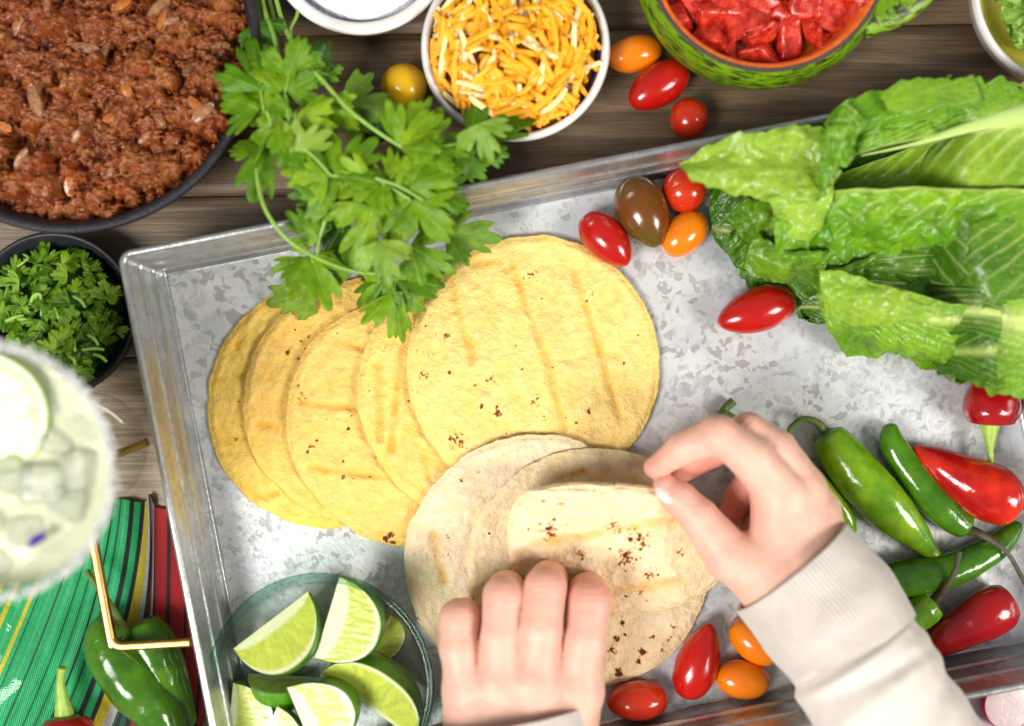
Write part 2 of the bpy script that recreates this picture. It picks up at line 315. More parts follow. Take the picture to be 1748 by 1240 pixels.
# green distressed glaze
def distressed():
    m = mat('green_distressed_glaze', (0.15, 0.28, 0.004), 0.35, nz=(40, 0.3), bump=(12, 0.3)); N, L = nt(m); b = N['Principled BSDF']
    src = b.inputs['Base Color'].links[0].from_socket
    tc = N.new('ShaderNodeTexCoord'); mp = N.new('ShaderNodeMapping'); mp.inputs['Scale'].default_value = (110, 110, 900); L.new(tc.outputs['Object'], mp.inputs[0])
    n = N.new('ShaderNodeTexNoise'); n.inputs['Scale'].default_value = 1; n.inputs['Detail'].default_value = 6; L.new(mp.outputs[0], n.inputs[0])
    r = N.new('ShaderNodeMapRange'); r.inputs[1].default_value = 0.52; r.inputs[2].default_value = 0.57; L.new(n.outputs[0], r.inputs[0])
    x = N.new('ShaderNodeMix'); x.data_type = 'RGBA'; L.new(r.outputs[0], x.inputs[0]); L.new(src, x.inputs[6]); x.inputs[7].default_value = (0.03, 0.035, 0.01, 1); L.new(x.outputs[2], b.inputs['Base Color'])
    return m
M['greenglaze'] = distressed(); M['darkedge'] = mat('worn_dark_edge', (0.045, 0.025, 0.015), 0.5, bump=(6, 0.6))
def knit(name, col, rib, width=6.0, depth=0.5):
    m = mat(name, col, 0.85, sheen=0.3, nz=(40, 0.05), bump=(5, 0.25)); N, L = nt(m); b = N['Principled BSDF']
    uv = N.new('ShaderNodeUVMap'); uv.uv_map = 'UVMap'; s = N.new('ShaderNodeSeparateXYZ'); L.new(uv.outputs[0], s.inputs[0])
    def sn(o, w):
        a = N.new('ShaderNodeMath'); a.operation = 'MULTIPLY'; L.new(o, a.inputs[0]); a.inputs[1].default_value = 2*math.pi/w
        q = N.new('ShaderNodeMath'); q.operation = 'SINE'; L.new(a.outputs[0], q.inputs[0]); return q.outputs[0]
    h = sn(s.outputs[0], width)
    if not rib:
        h2 = sn(s.outputs[1], width*0.8); a = N.new('ShaderNodeMath'); a.operation = 'MULTIPLY'; L.new(h, a.inputs[0]); L.new(h2, a.inputs[1]); h = a.outputs[0]
    bp = N.new('ShaderNodeBump'); bp.inputs['Strength'].default_value = depth; bp.inputs['Distance'].default_value = width*K*0.3
    L.new(h, bp.inputs['Height']); L.new(b.inputs['Normal'].links[0].from_socket, bp.inputs['Normal']); L.new(bp.outputs[0], b.inputs['Normal'])
    return m
M['rib'] = knit('ribbed_cream_knit', (0.70, 0.63, 0.555), True, 7.0, 0.7); M['jersey'] = knit('cream_jersey', (0.70, 0.63, 0.555), False, 3.0, 0.35)
def serape():
    m = mat('serape_weave', attr=True, rough=0.8, nz=(6, 0.15), bump=(4, 0.3), sheen=0.2); N, L = nt(m); b = N['Principled BSDF']
    uv = N.new('ShaderNodeUVMap'); uv.uv_map = 'UVMap'; s = N.new('ShaderNodeSeparateXYZ'); L.new(uv.outputs[0], s.inputs[0]); hs = []
    for o, w in ((s.outputs[0], 3.5), (s.outputs[1], 5.0)):
        a = N.new('ShaderNodeMath'); a.operation = 'MULTIPLY'; L.new(o, a.inputs[0]); a.inputs[1].default_value = 2*math.pi/w
        q = N.new('ShaderNodeMath'); q.operation = 'SINE'; L.new(a.outputs[0], q.inputs[0]); hs.append(q.outputs[0])
    a = N.new('ShaderNodeMath'); a.operation = 'MULTIPLY'; L.new(hs[0], a.inputs[0]); L.new(hs[1], a.inputs[1])
    bp = N.new('ShaderNodeBump'); bp.inputs['Strength'].default_value = 0.8; bp.inputs['Distance'].default_value = 2.2*K; L.new(a.outputs[0], bp.inputs['Height'])
    L.new(b.inputs['Normal'].links[0].from_socket, bp.inputs['Normal']); L.new(bp.outputs[0], b.inputs['Normal'])
    return m
M['serape'] = serape()
def tortilla_mat(name, speck, thresh=0.60):
    m = mat(name, attr=True, rough=0.62, nz=(14, 0.10), bump=(9, 0.8), bump2=(3.5, 0.5), sss=0.06, spec=0.25); N, L = nt(m); b = N['Principled BSDF']
    src = b.inputs['Base Color'].links[0].from_socket
    a = N.new('ShaderNodeAttribute'); a.attribute_name = 'Char'; tc = N.new('ShaderNodeTexCoord')
    n = N.new('ShaderNodeTexNoise'); n.inputs['Scale'].default_value = 1/(7.5*K); n.inputs['Detail'].default_value = 3; n.inputs['Roughness'].default_value = 0.55; n.inputs['Distortion'].default_value = 0.4; L.new(tc.outputs['Object'], n.inputs[0])
    mu = N.new('ShaderNodeMath'); mu.operation = 'MULTIPLY_ADD'; L.new(a.outputs['Fac'], mu.inputs[0]); mu.inputs[1].default_value = 0.42; L.new(n.outputs[0], mu.inputs[2])
    def thr(lo, hi, c, src):
        r = N.new('ShaderNodeMapRange'); r.inputs[1].default_value = lo; r.inputs[2].default_value = hi; L.new(mu.outputs[0], r.inputs[0])
        x = N.new('ShaderNodeMix'); x.data_type = 'RGBA'; L.new(r.outputs[0], x.inputs[0]); L.new(src, x.inputs[6]); x.inputs[7].default_value = (*c, 1); return x.outputs[2]
    c = thr(0.74, 0.80, (0.48, 0.19, 0.04), src); c = thr(0.80, 0.88, speck, c); L.new(c, b.inputs['Base Color'])
    return m
M['corn'] = tortilla_mat('yellow_corn_tortilla', (0.11, 0.035, 0.010)); M['corn2'] = tortilla_mat('white_corn_tortilla', (0.085, 0.025, 0.008))

# ---------------------------------------------------------------- table
tab = thing('tabletop', (0, 0, -40), 'brown grey wooden table of wide boards under everything', None, kind='structure')
joint = [(-560), (-214), 60, 333, 606, 880, 1154, 1428, 1700]
for i in range(len(joint)-1):
    y0, y1 = joint[i]+1.2, joint[i+1]-1.2
    nx, ny = 40, 14; X, Y = np.meshgrid(np.linspace(-900, 2700, nx), np.linspace(y0, y1, ny), indexing='ij')
    e = np.minimum(Y-y0, y1-Y); Z = -2-3*np.exp(-e/3.0)+0.8*noise(np.stack([X, Y, X*0], -1), 160, i)
    Ys = Y-0.0175*(X-500)
    V = np.stack([X-874, 620-Ys, Z], -1).reshape(-1, 3); F = gridf(nx, ny)[:, ::-1]
    n0 = len(V); per = [j for j in range(nx*ny) if (j % ny in (0, ny-1))]
    V2 = V.copy(); V2[:, 2] = -34
    a = np.arange(nx-1)*ny; sk = [np.stack([a, a+ny, a+ny+n0, a+n0], 1), np.stack([a+ny-1+ny, a+ny-1, a+ny-1+n0, a+ny-1+ny+n0], 1)]
    put('plank', np.concatenate([V, V2]), np.concatenate([F]+sk), M[['wood_mid', 'wood_dark', 'wood_dark', 'wood_mid', 'wood_pale', 'wood_pale', 'wood_mid', 'wood_mid'][i]], tab)
V = np.array([(-1900, -1400, -36), (1900, -1400, -36), (1900, 1500, -36), (-1900, 1500, -36)], float)
put('underside', V, [(0, 1, 2, 3)], M['darkedge'], tab)

ANG = math.radians(11.0); ux = np.array([math.cos(ANG), math.sin(ANG)]); vx = np.array([math.sin(ANG), -math.cos(ANG)])
T0 = np.array([285-874, 620-470.0]); TW, TH = 1383.0, 890.0
# ---------------------------------------------------------------- serape cloth
def serape_cloth(name, label, ulist, rows, colors, umin, umax, vtop, vbot, zbase, nu=420, nv=110, seed=0):
    u = np.linspace(umin, umax, nu); ys = np.linspace(vbot, vtop, nv)
    rowx = np.array([np.interp(u, ulist, r[1]) for r in rows]); rowy = np.array([r[0] for r in rows])
    X = np.empty((nu, nv)); 
    co = np.polyfit(rowy, rowx, 2)
    for j, y in enumerate(ys): X[:, j] = np.polyval(co, y)
    Y = np.repeat(ys[None], nu, 0)+6*np.sin(u/37)[:, None]*(1-np.linspace(0, 1, nv))[None]*0+8*noise(np.stack([X, Y0*0+0, X*0], -1), 40, 3) if False else np.repeat(ys[None], nu, 0)+0.0
    Y = Y+(np.linspace(0, 1, nv)**4)[None]*(7*np.sin(u/19)+9*np.sin(u/47+1))[:, None]
    P = np.stack([X, Y, X*0], -1)
    U = np.repeat(u[:, None], nv, 1)
    Zp = zbase+0.8*abs(np.sin(U/7.0))+7*noise(np.stack([U, Y*0.25, U*0], -1), 45, seed)+4*noise(P, 90, seed+1)
    Wx, Wy = (X-874), (620-Y); ta = (Wx-T0[0])*ux[0]+(Wy-T0[1])*ux[1]; tb = (Wx-T0[0])*vx[0]+(Wy-T0[1])*vx[1]
    ins = sstep(-60, -12, np.minimum(np.minimum(ta, TW-ta), np.minimum(tb, TH-tb)))
    Z = Zp*(1-ins)+np.minimum(Zp, -0.2)*0-0.2*ins if True else Zp
    V = np.stack([(X-874)*(D-Z)/D, (620-Y)*(D-Z)/D, Z], -1).reshape(-1, 3)
    C = np.zeros((nu, 3)); C[:] = (0.010, 0.56, 0.17)
    g = np.random.default_rng(5); C *= (0.85+0.3*g.random(nu))[:, None]
    for a, b, c in colors: C[(u >= a) & (u < b)] = c
    Cc = np.repeat(C[:, None], nv, 1).reshape(-1, 3)
    uv = np.stack([U.ravel(), Y.ravel()], 1)
    F = gridf(nu, nv); n0 = len(V); V2 = V-np.array([0, 0, 5.0])
    o = put(name, np.concatenate([V, V2]), np.concatenate([F, F[:, ::-1]+n0]), M['serape'], col=np.concatenate([Cc, Cc*0.8]), uv=np.concatenate([uv, uv]), label=label, cat='cloth')
    return o
GR = (0.012, 0.30, 0.10); DG = (0.004, 0.12, 0.05); BK = (0.008, 0.012, 0.012); YE = (0.88, 0.70, 0.02); WH = (0.82, 0.80, 0.78); RD = (0.55, 0.004, 0.010); LG = (0.06, 0.62, 0.24)
cl = [(-260, -248, YE), (-200, -185, YE), (-150, -138, YE), (-118, -104, YE), (-84, -74, YE), (-45, -38, YE), (-62, -56, LG), (-30, -26, DG), (-12, -6, LG), (4, 8, DG), (20, 27, LG), (36, 40, DG), (56, 60, DG), (66, 72, LG), (80, 84, BK), (98, 102, DG), (110, 115, LG), (122, 133, BK), (147, 158, BK), (157, 173, YE), (173, 192, WH), (190, 197, DG), (197, 203, BK), (203, 212, DG), (212, 222, BK), (222, 236, RD), (236, 250, WH), (250, 258, BK), (258, 275, RD), (275, 281, BK), (281, 303, RD), (303, 308, BK), (308, 330, RD), (330, 336, BK), (336, 460, RD)]
ul = [-300, -41, 60, 130, 159, 173, 190, 222, 256, 330, 460]
serape_cloth('serape_cloth', 'green serape cloth striped black, yellow, white and red, tucked under the left tray edge', ul,
    [(1240, ul), (1040, [-190, 45, 138, 200, 224, 238, 247, 254, 262, 345, 470]), (870, [-60, 113, 178, 226, 249, 252, 254, 258, 264, 345, 480])], cl, -300, 345, 858, 1330, 8)
cl2 = [(0, 12, RD), (12, 26, YE), (26, 44, (0.02, 0.30, 0.08)), (44, 56, RD), (56, 80, BK)]
serape_cloth('serape_cloth', 'small corner of red, yellow and green striped cloth below the bottom rim of the tray', [0, 80], [(1320, [1345, 1425]), (1260, [1350, 1430]), (1190, [1355, 1435])], cl2, 0, 80, 1196, 1320, 6, nu=60, nv=40, seed=3)

# ---------------------------------------------------------------- tray
def tr(a, b, z=0): p = T0+ux*a+vx*b; return np.array([p[0], p[1], z])
tray = thing('metal_tray', tr(TW/2, TH/2, 0), 'large galvanised steel tray with mottled floor and corrugated sides', 'tray')
nx, ny = 60, 40; A_, B_ = np.meshgrid(np.linspace(0, TW, nx), np.linspace(0, TH, ny), indexing='ij')
V = (T0[None, None]+A_[..., None]*ux+B_[..., None]*vx); Z = 5+0.6*noise(np.stack([A_, B_, A_*0], -1), 260, 2)
V = np.concatenate([V, Z[..., None]], -1).reshape(-1, 3); V2 = V-np.array([0, 0, 3.0]); F = gridf(nx, ny)[:, ::-1]
put('tray_floor', np.concatenate([V, V2]), np.concatenate([F, F[:, ::-1]+len(V)]), M['galv'], tray)
wprof = [(-3, 5.4), (1, 6.5), (4, 12), (7, 34), (8, 40), (5, 47), (5, 53), (10, 60), (13, 80), (14, 86), (10.5, 93), (11, 99), (16, 106), (22, 136)]
wprof = crom(np.array(wprof, float), 60)
CO = [(0, 0), (TW, 0), (TW, TH), (0, TH)]; DIR = [(-1, -1), (1, -1), (1, 1), (-1, 1)]
def corner_pts(c, o, half, n=7):
    (ca, cb), (da, db) = CO[c], DIR[c]; diag = math.atan2(db, da)
    nxt = {0: -math.pi/2, 1: 0, 2: math.pi/2, 3: math.pi}[c]     # angle towards the side that follows
    prv = {0: math.pi, 1: -math.pi/2, 2: 0, 3: math.pi/2}[c]
    e = nxt if half == 'next' else prv
    d = (e-diag+math.pi) % (2*math.pi)-math.pi; r = max(o, 0)*0.45+4
    ci = (ca+da*(o-r), cb+db*(o-r))
    return [(ci[0]+r*math.cos(diag+d*t), ci[1]+r*math.sin(diag+d*t)) for t in np.linspace(0, 1, n)]
def sidepath(k, o):
    a = corner_pts(k, o, 'next'); b = corner_pts((k+1) % 4, o, 'prev')[::-1]
    n = 26; mid = [tuple(np.array(a[-1])*(1-t)+np.array(b[0])*t) for t in np.linspace(0, 1, n)[1:-1]]
    return a+mid+b
for k in range(4):
    rows = []
    for o, z in wprof: rows.append([tr(p[0], p[1], z+0.5*math.sin(p[0]*0.03+p[1]*0.02)) for p in sidepath(k, o)])
    V = np.array(rows); nr, nc = V.shape[:2]; V = V.reshape(-1, 3)
    Vo = []
    for o, z in wprof: Vo.append([tr(p[0], p[1], z) for p in sidepath(k, o+2.4)])
    Vo = np.array(Vo).reshape(-1, 3); F = gridf(nr, nc)
    put('tray_side', np.concatenate([V, Vo]), np.concatenate([F, F[:, ::-1]+len(V)]), M['galvwall'], tray)
per = []
for k in range(4): per += sidepath(k, 27)[:-1]
th = np.linspace(0, 2*np.pi, 12, endpoint=False); rows = []
n = len(per); perw = np.array([tr(p[0], p[1], 138) for p in per]); T = np.roll(perw, -1, 0)-np.roll(perw, 1, 0); T /= np.linalg.norm(T, axis=1)[:, None]; S = np.cross(T, [0, 0, 1])
R = 1+0.05*noise(perw, 60, 5)
V = perw[:, None]+(S[:, None]*(np.cos(th)*6.2)[None, :, None]+np.array([0, 0, 1])*(np.sin(th)*6)[None, :, None])*R[:, None, None]
put('tray_rim', V.reshape(-1, 3), gridf(n, 12, True, True)[:, ::-1], M['galvwall'], tray)
# handle
hp = [(252, 755, 96), (200, 775, 96), (150, 792, 96), (138, 797, 96), (138, 808, 96), (146, 850, 96), (188, 1080, 96), (193, 1094, 96), (204, 1102, 96), (230, 1102, 96), (330, 1096, 96)]
C = atv(hp); v, f = tube(C, [7.0]*2, n=16, m=160, square=True)
put('handle', v, f, M['gold'], tray)
def dome(r, h, n=20):
    return lathe([(0.01, h), (r*0.5, h*0.86), (r*0.85, h*0.5), (r, 0), (r, -1)], n)
for (x, y) in [(289, 741), (357, 1093)]:
    z = 52; p = at(x, y, z); v, f = dome(7, 4); Rm = np.array(Matrix.Rotation(math.radians(75), 3, 'Y')); v = v@Rm.T
    put('rivet', v+p, f, M['galvwall'], tray)
for i in range(0, 5):
    t = i/4; p = at(214+66*t*1.0, 440+27*t, 128-118*t); v, f = dome(3.2, 2.5, 12); put('corner_dimple', v+p, f, M['galvwall'], tray)

# ---------------------------------------------------------------- tortillas (draped on a height grid)
HG = 4.0; hx0, hy0 = -900.0, -700.0; HN = (460, 350)
H = np.full(HN, 6.5)
def hidx(x, y): return (np.clip(((x-hx0)/HG).round().astype(int), 0, HN[0]-1), np.clip(((y-hy0)/HG).round().astype(int), 0, HN[1]-1))
def blur(A, r):
    for _ in range(2):
        for ax in (0, 1):
            P = np.pad(A, [(r+1, r) if i == ax else (0, 0) for i in range(2)], mode='edge'); c = np.cumsum(P, ax)
            A = (np.take(c, range(2*r+1, c.shape[ax]), ax)-np.take(c, range(0, c.shape[ax]-2*r-1), ax))/(2*r+1)
    return A
def tortilla(cx, cy, r, mname, base, label, group, seed, creases=(), chars=(), thick=5.5, ell=(1, 1), zfun=None, xyfun=None, z0=10):
    nr, na = 74, 260; rr = np.linspace(0, 1, nr)**0.8; aa = np.linspace(0, 2*np.pi, na, endpoint=False)
    Rr, Aa = np.meshgrid(rr, aa, indexing='ij')
    c = at(cx, cy, z0)
    wob = 1+0.012*np.sin(2*Aa+seed)+0.008*np.sin(3*Aa+seed*1.7)+0.006*np.sin(7*Aa+seed)+0.012*noise(np.stack([np.cos(Aa)*6, np.sin(Aa)*6, 0*Aa+seed], -1), 1, seed)*Rr+0.007*noise(np.stack([np.cos(Aa)*17, np.sin(Aa)*17, 0*Aa+seed], -1), 1, seed)*Rr
    lx = Rr*r*wob*np.cos(Aa)*ell[0]; ly = Rr*r*wob*np.sin(Aa)*ell[1]
    if xyfun: X, Y, Zb = xyfun(lx, ly); Zb = Zb
    else:
        X = c[0]+lx; Y = c[1]+ly; global H
        Hs = blur(H, 13); ii = hidx(X, Y); Zb = Hs[ii]; Zb = Zb+max(0, np.percentile((H[ii]-Zb), 99))+0.8
    P = np.stack([lx, ly, lx*0+seed*9], -1); ox, oy = lx, ly
    if xyfun: lx = (X*D/(D-Zb)*((D-z0)/D))-c[0]; ly = (Y*D/(D-Zb)*((D-z0)/D))-c[1]
    bl = fbm(P, 34, 2, seed); bub = np.maximum(0, noise(P, 15, seed+5))
    edge = sstep(0.93, 1.0, Rr)
    h = 2.6*bl+2.2*bub; cre = np.zeros_like(h)
    for (x0, y0, x1, y1, w) in creases:          # grooves in photo pixels
        a = at(x0, y0, z0)[:2]-c[:2]; b = at(x1, y1, z0)[:2]-c[:2]; ab = b-a; t = np.clip(((lx-a[0])*ab[0]+(ly-a[1])*ab[1])/(ab@ab), 0, 1)
        wv = 4*noise(np.stack([t*6, t*0+seed, t*0], -1), 1, seed)
        d = np.hypot(lx-a[0]-t*ab[0], ly-a[1]-t*ab[1])+wv*0.3; cre = np.maximum(cre, np.exp(-(d/w)**2)*sstep(0, .08, t)*sstep(0, .08, 1-t)*(0.7+0.5*noise(P, 30, 8)))
    h = h-5.0*cre
    zt = Zb+thick*(1-0.55*edge)+h*(1-0.6*edge)+1.6*sstep(0.90, .96, Rr)*(1-edge)
    V = np.stack([X, Y, zt], -1).reshape(-1, 3)
    Vb = np.stack([X, Y, Zb+0.0*zt], -1).reshape(-1, 3)
    F = gridf(nr, na, wrapv=True); n0 = len(V); a = (nr-1)*na+np.arange(na); b2 = (nr-1)*na+(np.arange(na)+1) % na
    side = np.stack([a, a+n0, b2+n0, b2], 1)
    base = np.array(base); mott = fbm(P, 60, 3, seed+2)[..., None]
    col = base*(1+0.07*mott)+np.array([0.0, -0.03, -0.05])*np.clip(noise(P, 24, seed+3), 0, 1)[..., None]
    pale = np.array([min(1, base[0]*1.03), min(1, base[1]*1.10), min(1, base[2]*1.5)])
    k = np.clip(bub*1.2+sstep(0.0, 0.6, bl)*0.5, 0, 1)[..., None]; col = col*(1-k*0.6)+pale*k*0.6
    dk = base*np.array([0.88, 0.64, 0.22]); col = col*(1-0.85*cre[..., None])+dk*0.85*cre[..., None]
    col = col*(1-0.35*edge[..., None])+base*np.array([1.05, 1.04, 0.8])*0.35*edge[..., None]
    ch = -0.25+0*Rr; gs = np.random.default_rng(seed+60); chars = list(chars)+[(cx+rq*math.cos(aq)*r*ell[0], cy+rq*math.sin(aq)*r, gs.uniform(2.2, 3.8), gs.uniform(.9, 1.3)) for rq, aq in zip(np.sqrt(gs.random(16))*.92, gs.uniform(0, 6.28, 16))]
    for (x0, y0, rad, s) in chars:
        a = at(x0, y0, z0)[:2]-c[:2]; d = np.hypot(lx-a[0], ly-a[1]); ch = np.maximum(ch, s*np.exp(-(d/rad)**2))
    ch = np.maximum(ch, 0.0+0.36*(noise(P, 26, seed+11) > 0.60)+0.0*ch)
    cc = np.concatenate([col.reshape(-1, 3), col.reshape(-1, 3)])
    o = put('tortilla', np.concatenate([V, Vb]), np.concatenate([F, F[:, ::-1]+n0, side]), M[mname], col=cc, label=label, cat='tortilla', group=group)
    at_ = o.data.attributes.new('Char', 'FLOAT', 'POINT'); at_.data.foreach_set('value', np.concatenate([ch.ravel(), ch.ravel()]).astype(np.float32))
    if not xyfun:
        gx, gy = np.meshgrid(hx0+HG*np.arange(HN[0]), hy0+HG*np.arange(HN[1]), indexing='ij'); Hs = blur(H, 13); up = max(0, np.percentile((H[hidx(X, Y)]-Hs[hidx(X, Y)]), 99))
        m = np.hypot(gx-c[0], gy-c[1]) < r; H = np.where(m, Hs+up+0.8+thick+1.5, H)
    return o
YB = (0.86, 0.56, 0.13); gy = 'yellow corn tortillas fanned out on the tray'; gw = 'white corn tortillas overlapping on the tray'
tortilla(568, 690, 213, 'corn', (0.84, 0.56, 0.12), 'leftmost yellow corn tortilla, lowest of the fanned row on the tray', gy, 1, [(360, 650, 430, 640, 5), (365, 755, 440, 745, 6), (430, 850, 480, 840, 5), (430, 520, 400, 600, 6)], [(403, 752, 7, 0.8)])
tortilla(632, 687, 211, 'corn', (0.86, 0.54, 0.13), 'second yellow corn tortilla from the left, tucked between the leftmost one and the speckled one', gy, 2, [(440, 720, 480, 735, 8)], [(495, 602, 5, 1), (515, 583, 4, .9), (512, 612, 4, .9), (440, 668, 10, .4), (515, 890, 5, .8)])
tortilla(710, 719, 215, 'corn', (0.87, 0.56, 0.15), 'third yellow corn tortilla from the left with black char flecks at its bottom edge', gy, 3, [(505, 685, 640, 700, 5), (525, 795, 670, 815, 5), (570, 580, 640, 600, 6)],
    [(668, 912, 9, 1.3), (660, 918, 8, 1.1), (672, 925, 6, 1.2), (535, 760, 6, 1), (530, 770, 5, 1), (515, 660, 5, .9), (522, 680, 16, .5), (592, 812, 6, .8), (534, 832, 6, .8), (535, 842, 4, .7), (612, 592, 5, .7), (580, 570, 4, .8), (635, 812, 5, .7), (545, 750, 4, .8)])
tortilla(828, 671, 214, 'corn', (0.88, 0.575, 0.155), 'fourth yellow corn tortilla from the left, mostly under the big round one', gy, 4, [(650, 610, 655, 760, 7), (690, 580, 670, 780, 6), (725, 770, 735, 820, 6)], [(640, 790, 8, .3)])
tortilla(911, 622, 215, 'corn', (0.90, 0.625, 0.20), 'whole round yellow corn tortilla with ridge lines, topmost of the yellow row', gy, 5,
    [(765, 465, 812, 625, 6), (870, 440, 925, 600, 6), (925, 590, 965, 740, 7), (975, 450, 1030, 620, 6), (1025, 610, 1060, 720, 6), (860, 465, 880, 455, 5), (800, 450, 860, 448, 7)],
    [(760, 575, 18, .62), (740, 610, 16, .55), (725, 640, 12, .62), (715, 668, 8, .6), (783, 750, 20, .78), (815, 660, 10, .6), (838, 650, 9, .7), (850, 702, 10, .95), (822, 692, 8, .6), (915, 682, 14, .62), (928, 715, 12, .6), (1003, 700, 12, .7), (900, 475, 16, .5), (912, 465, 12, .5), (840, 640, 10, .6), (1000, 740, 10, .5), (720, 600, 12, .45)])
WB = (0.80, 0.62, 0.38)
tortilla(905, 953, 212, 'corn2', WB, 'leftmost white corn tortilla, lying over the edges of the yellow ones', gw, 6, [(740, 900, 760, 1000, 8)], [(765, 915, 5, .9), (750, 945, 8, .55), (748, 986, 4, .8)])
tortilla(1006, 965, 205, 'corn2', (0.82, 0.64, 0.38), 'middle white corn tortilla with dark burnt spots along its lower right edge', gw, 7, [(950, 815, 1000, 800, 6), (1080, 810, 1090, 850, 6)],
    [(1055, 1145, 9, 1.3), (1095, 1110, 9, 1.2), (1090, 1127, 8, 1), (1045, 1105, 9, 1.0), (1050, 1085, 7, 1), (1065, 1080, 5, 1), (1130, 1108, 6, 1.1), (1060, 1060, 7, .9), (1150, 1070, 6, .8), (1110, 1085, 7, .8), (1140, 1090, 8, .7), (1120, 1060, 6, .6)])
_c3 = at(1050, 940, 40)
def fold(lx, ly):
    r = 212.0; t = np.clip(ly/r, -1.05, 1.05)            # +1 held edge, -1 resting edge
    # straight resting part, then the sheet lifts towards the fingers
    s = np.clip(t*0.5+0.5, 0, 1)
    Yp = np.interp(s, [0, .12, .3, .5, .7, .86, 1], [-112, -84, -38, 18, 66, 100, 116])
    Zp = np.interp(s, [0, .12, .3, .5, .7, .86, 1], [36, 44, 66, 92, 116, 136, 128])
    sk = 0.11*(lx/r)
    wd = np.sqrt(np.clip(1-np.clip(t, -1, 1)**2, 0.03, 1))**-0.2; X = _c3[0]-6+lx*0.86*wd-6*t; Y = _c3[1]+8+Yp*(1+0.0*sk)-10*(lx/r)**2*np.sign(0.5)*0.6-8*(lx/r)
    X = X+16*np.sin((t+1)*1.5)-8
    Z = Zp+8*np.cos(lx/r*1.3)-3+3.0*noise(np.stack([lx, ly, lx*0], -1), 110, 4)
    return X, Y, Z
tortilla(1050, 940, 212, 'corn2', (0.84, 0.65, 0.37), 'white corn tortilla with toasted brown spots bent up between the two hands', gw, 8,
    [(900, 930, 1200, 880, 8), (900, 1030, 1180, 990, 8)],
    [(1010, 790, 30, .72), (1040, 810, 22, .8), (1020, 830, 14, .6), (960, 860, 12, .7), (938, 905, 22, .75), (950, 880, 12, .7), (1090, 920, 26, .75), (1070, 950, 22, .8), (1050, 900, 16, .7), (992, 945, 9, 1.0), (1110, 980, 16, .7), (1150, 800, 22, .5), (1180, 860, 16, .6), (1160, 940, 12, .6), (930, 850, 10, .5), (1090, 1010, 10, .7), (1040, 1000, 9, .6), (1130, 1040, 9, .5)], xyfun=fold)

# ---------------------------------------------------------------- fruit builders
def frame2d(angle_deg, tilt_deg=0):
    a = math.radians(angle_deg); return np.array(Matrix.Rotation(a, 3, 'Z')@Matrix.Rotation(math.radians(-tilt_deg), 3, 'Y'))
def tomato(x, y, a, b, ang, mname, label, z=None, point=0.0, seed=0, scar=1, zc=0):
    """a = half length, b = half width in photo pixels; ang of the blossom end (deg, y up)"""
    zz = (b if z is None else z); c = at(x, y, zz+zc); s = (D-zz)/D; a, b = a*s, b*s
    t = np.linspace(0, np.pi, 40); ph = np.linspace(0, 2*np.pi, 56, endpoint=False)
    r = np.sin(t)**0.92; xx = np.cos(t); xx = xx+point*np.clip(xx, 0, 1)**8*0.25; r = r*(1-0.10*xx*point)
    dim = 0.10*np.exp(-((np.pi-t)/0.18)**2)
    T = np.stack([np.repeat((a*(xx+dim))[:, None], 56, 1), b*r[:, None]*np.cos(ph)[None]*(1+0.015*np.sin(3*ph+seed)), b*r[:, None]*np.sin(ph)[None]*0.98], -1).reshape(-1, 3)
    T += 0.012*b*noise(T, b*0.8, seed)[:, None]*T/b
    V = T@frame2d(ang, 6).T+c
    F = gridf(40, 56, wrapv=True)
    o = thing('cherry_tomato', c-np.array([0, 0, b]), label, 'tomato', 'small tomatoes scattered on the tray and table')
    put('skin', V, F[:, ::-1], M[mname], o)
    if scar:
        v, f = lathe([(0.01, 0.8), (b*0.07, 0.7), (b*0.13, 0.2), (b*0.15, -1)], 14); v = v[:, [2, 1, 0]]*np.array([-1, 1, 1])
        v = v+np.array([-a*0.905, 0, 0]); put('stem_scar', v@frame2d(ang, 6).T+c, f, M['scar'], o)
    return o
tomato(690, 149, 40, 40, -12+180, 'tomyellow', 'round golden yellow cherry tomato on the wood left of the cheese bowl', seed=1)
tomato(1083, 92, 49, 31, 195, 'tomorange', 'orange oval cherry tomato on the wood between cheese bowl and green bowl', seed=2)
tomato(1126, 145, 58, 36, 215, 'tomred', 'red oval tomato on the wood just below the green bowl', point=0.3, seed=3)
tomato(1176, 203, 35, 33, 90, 'tomround', 'round red cherry tomato on the wood against the outside of the tray rim', seed=4)
tomato(1033, 407, 54, 35, -48, 'tomred', 'red oval tomato touching the edge of the large yellow tortilla', point=0.5, seed=5)
tomato(1096, 359, 60, 44, -68, 'tomdark', 'brown green striped oval tomato inside the tray', point=0.6, seed=6)
tomato(1168, 325, 38, 38, 180, 'tomround', 'round red cherry tomato half under the tip of the romaine leaf', seed=7)
tomato(1168, 399, 47, 33, 222, 'tomorange', 'orange oval tomato in the tray beside the brown green one', seed=8)
tomato(1296, 528, 66, 39, 199, 'tomred', 'long red tomato lying alone below the left tips of the romaine', point=0.6, seed=9)
tomato(1090, 1197, 50, 34, 182, 'tomround', 'orange red oval tomato at the bottom between left hand and lower tray side', point=0.4, seed=10)
tomato(1189, 1135, 62, 37, 72, 'tomred', 'dark red pointed tomato standing diagonal under the folded tortilla', point=0.9, seed=11)
tomato(1287, 1096, 48, 32, -40, 'tomorange', 'orange tomato partly hidden by the right cuff', seed=12)
tomato(1268, 1160, 47, 33, 172, 'tomorange', 'bright orange oval tomato below the right cuff in the tray corner row', seed=13)

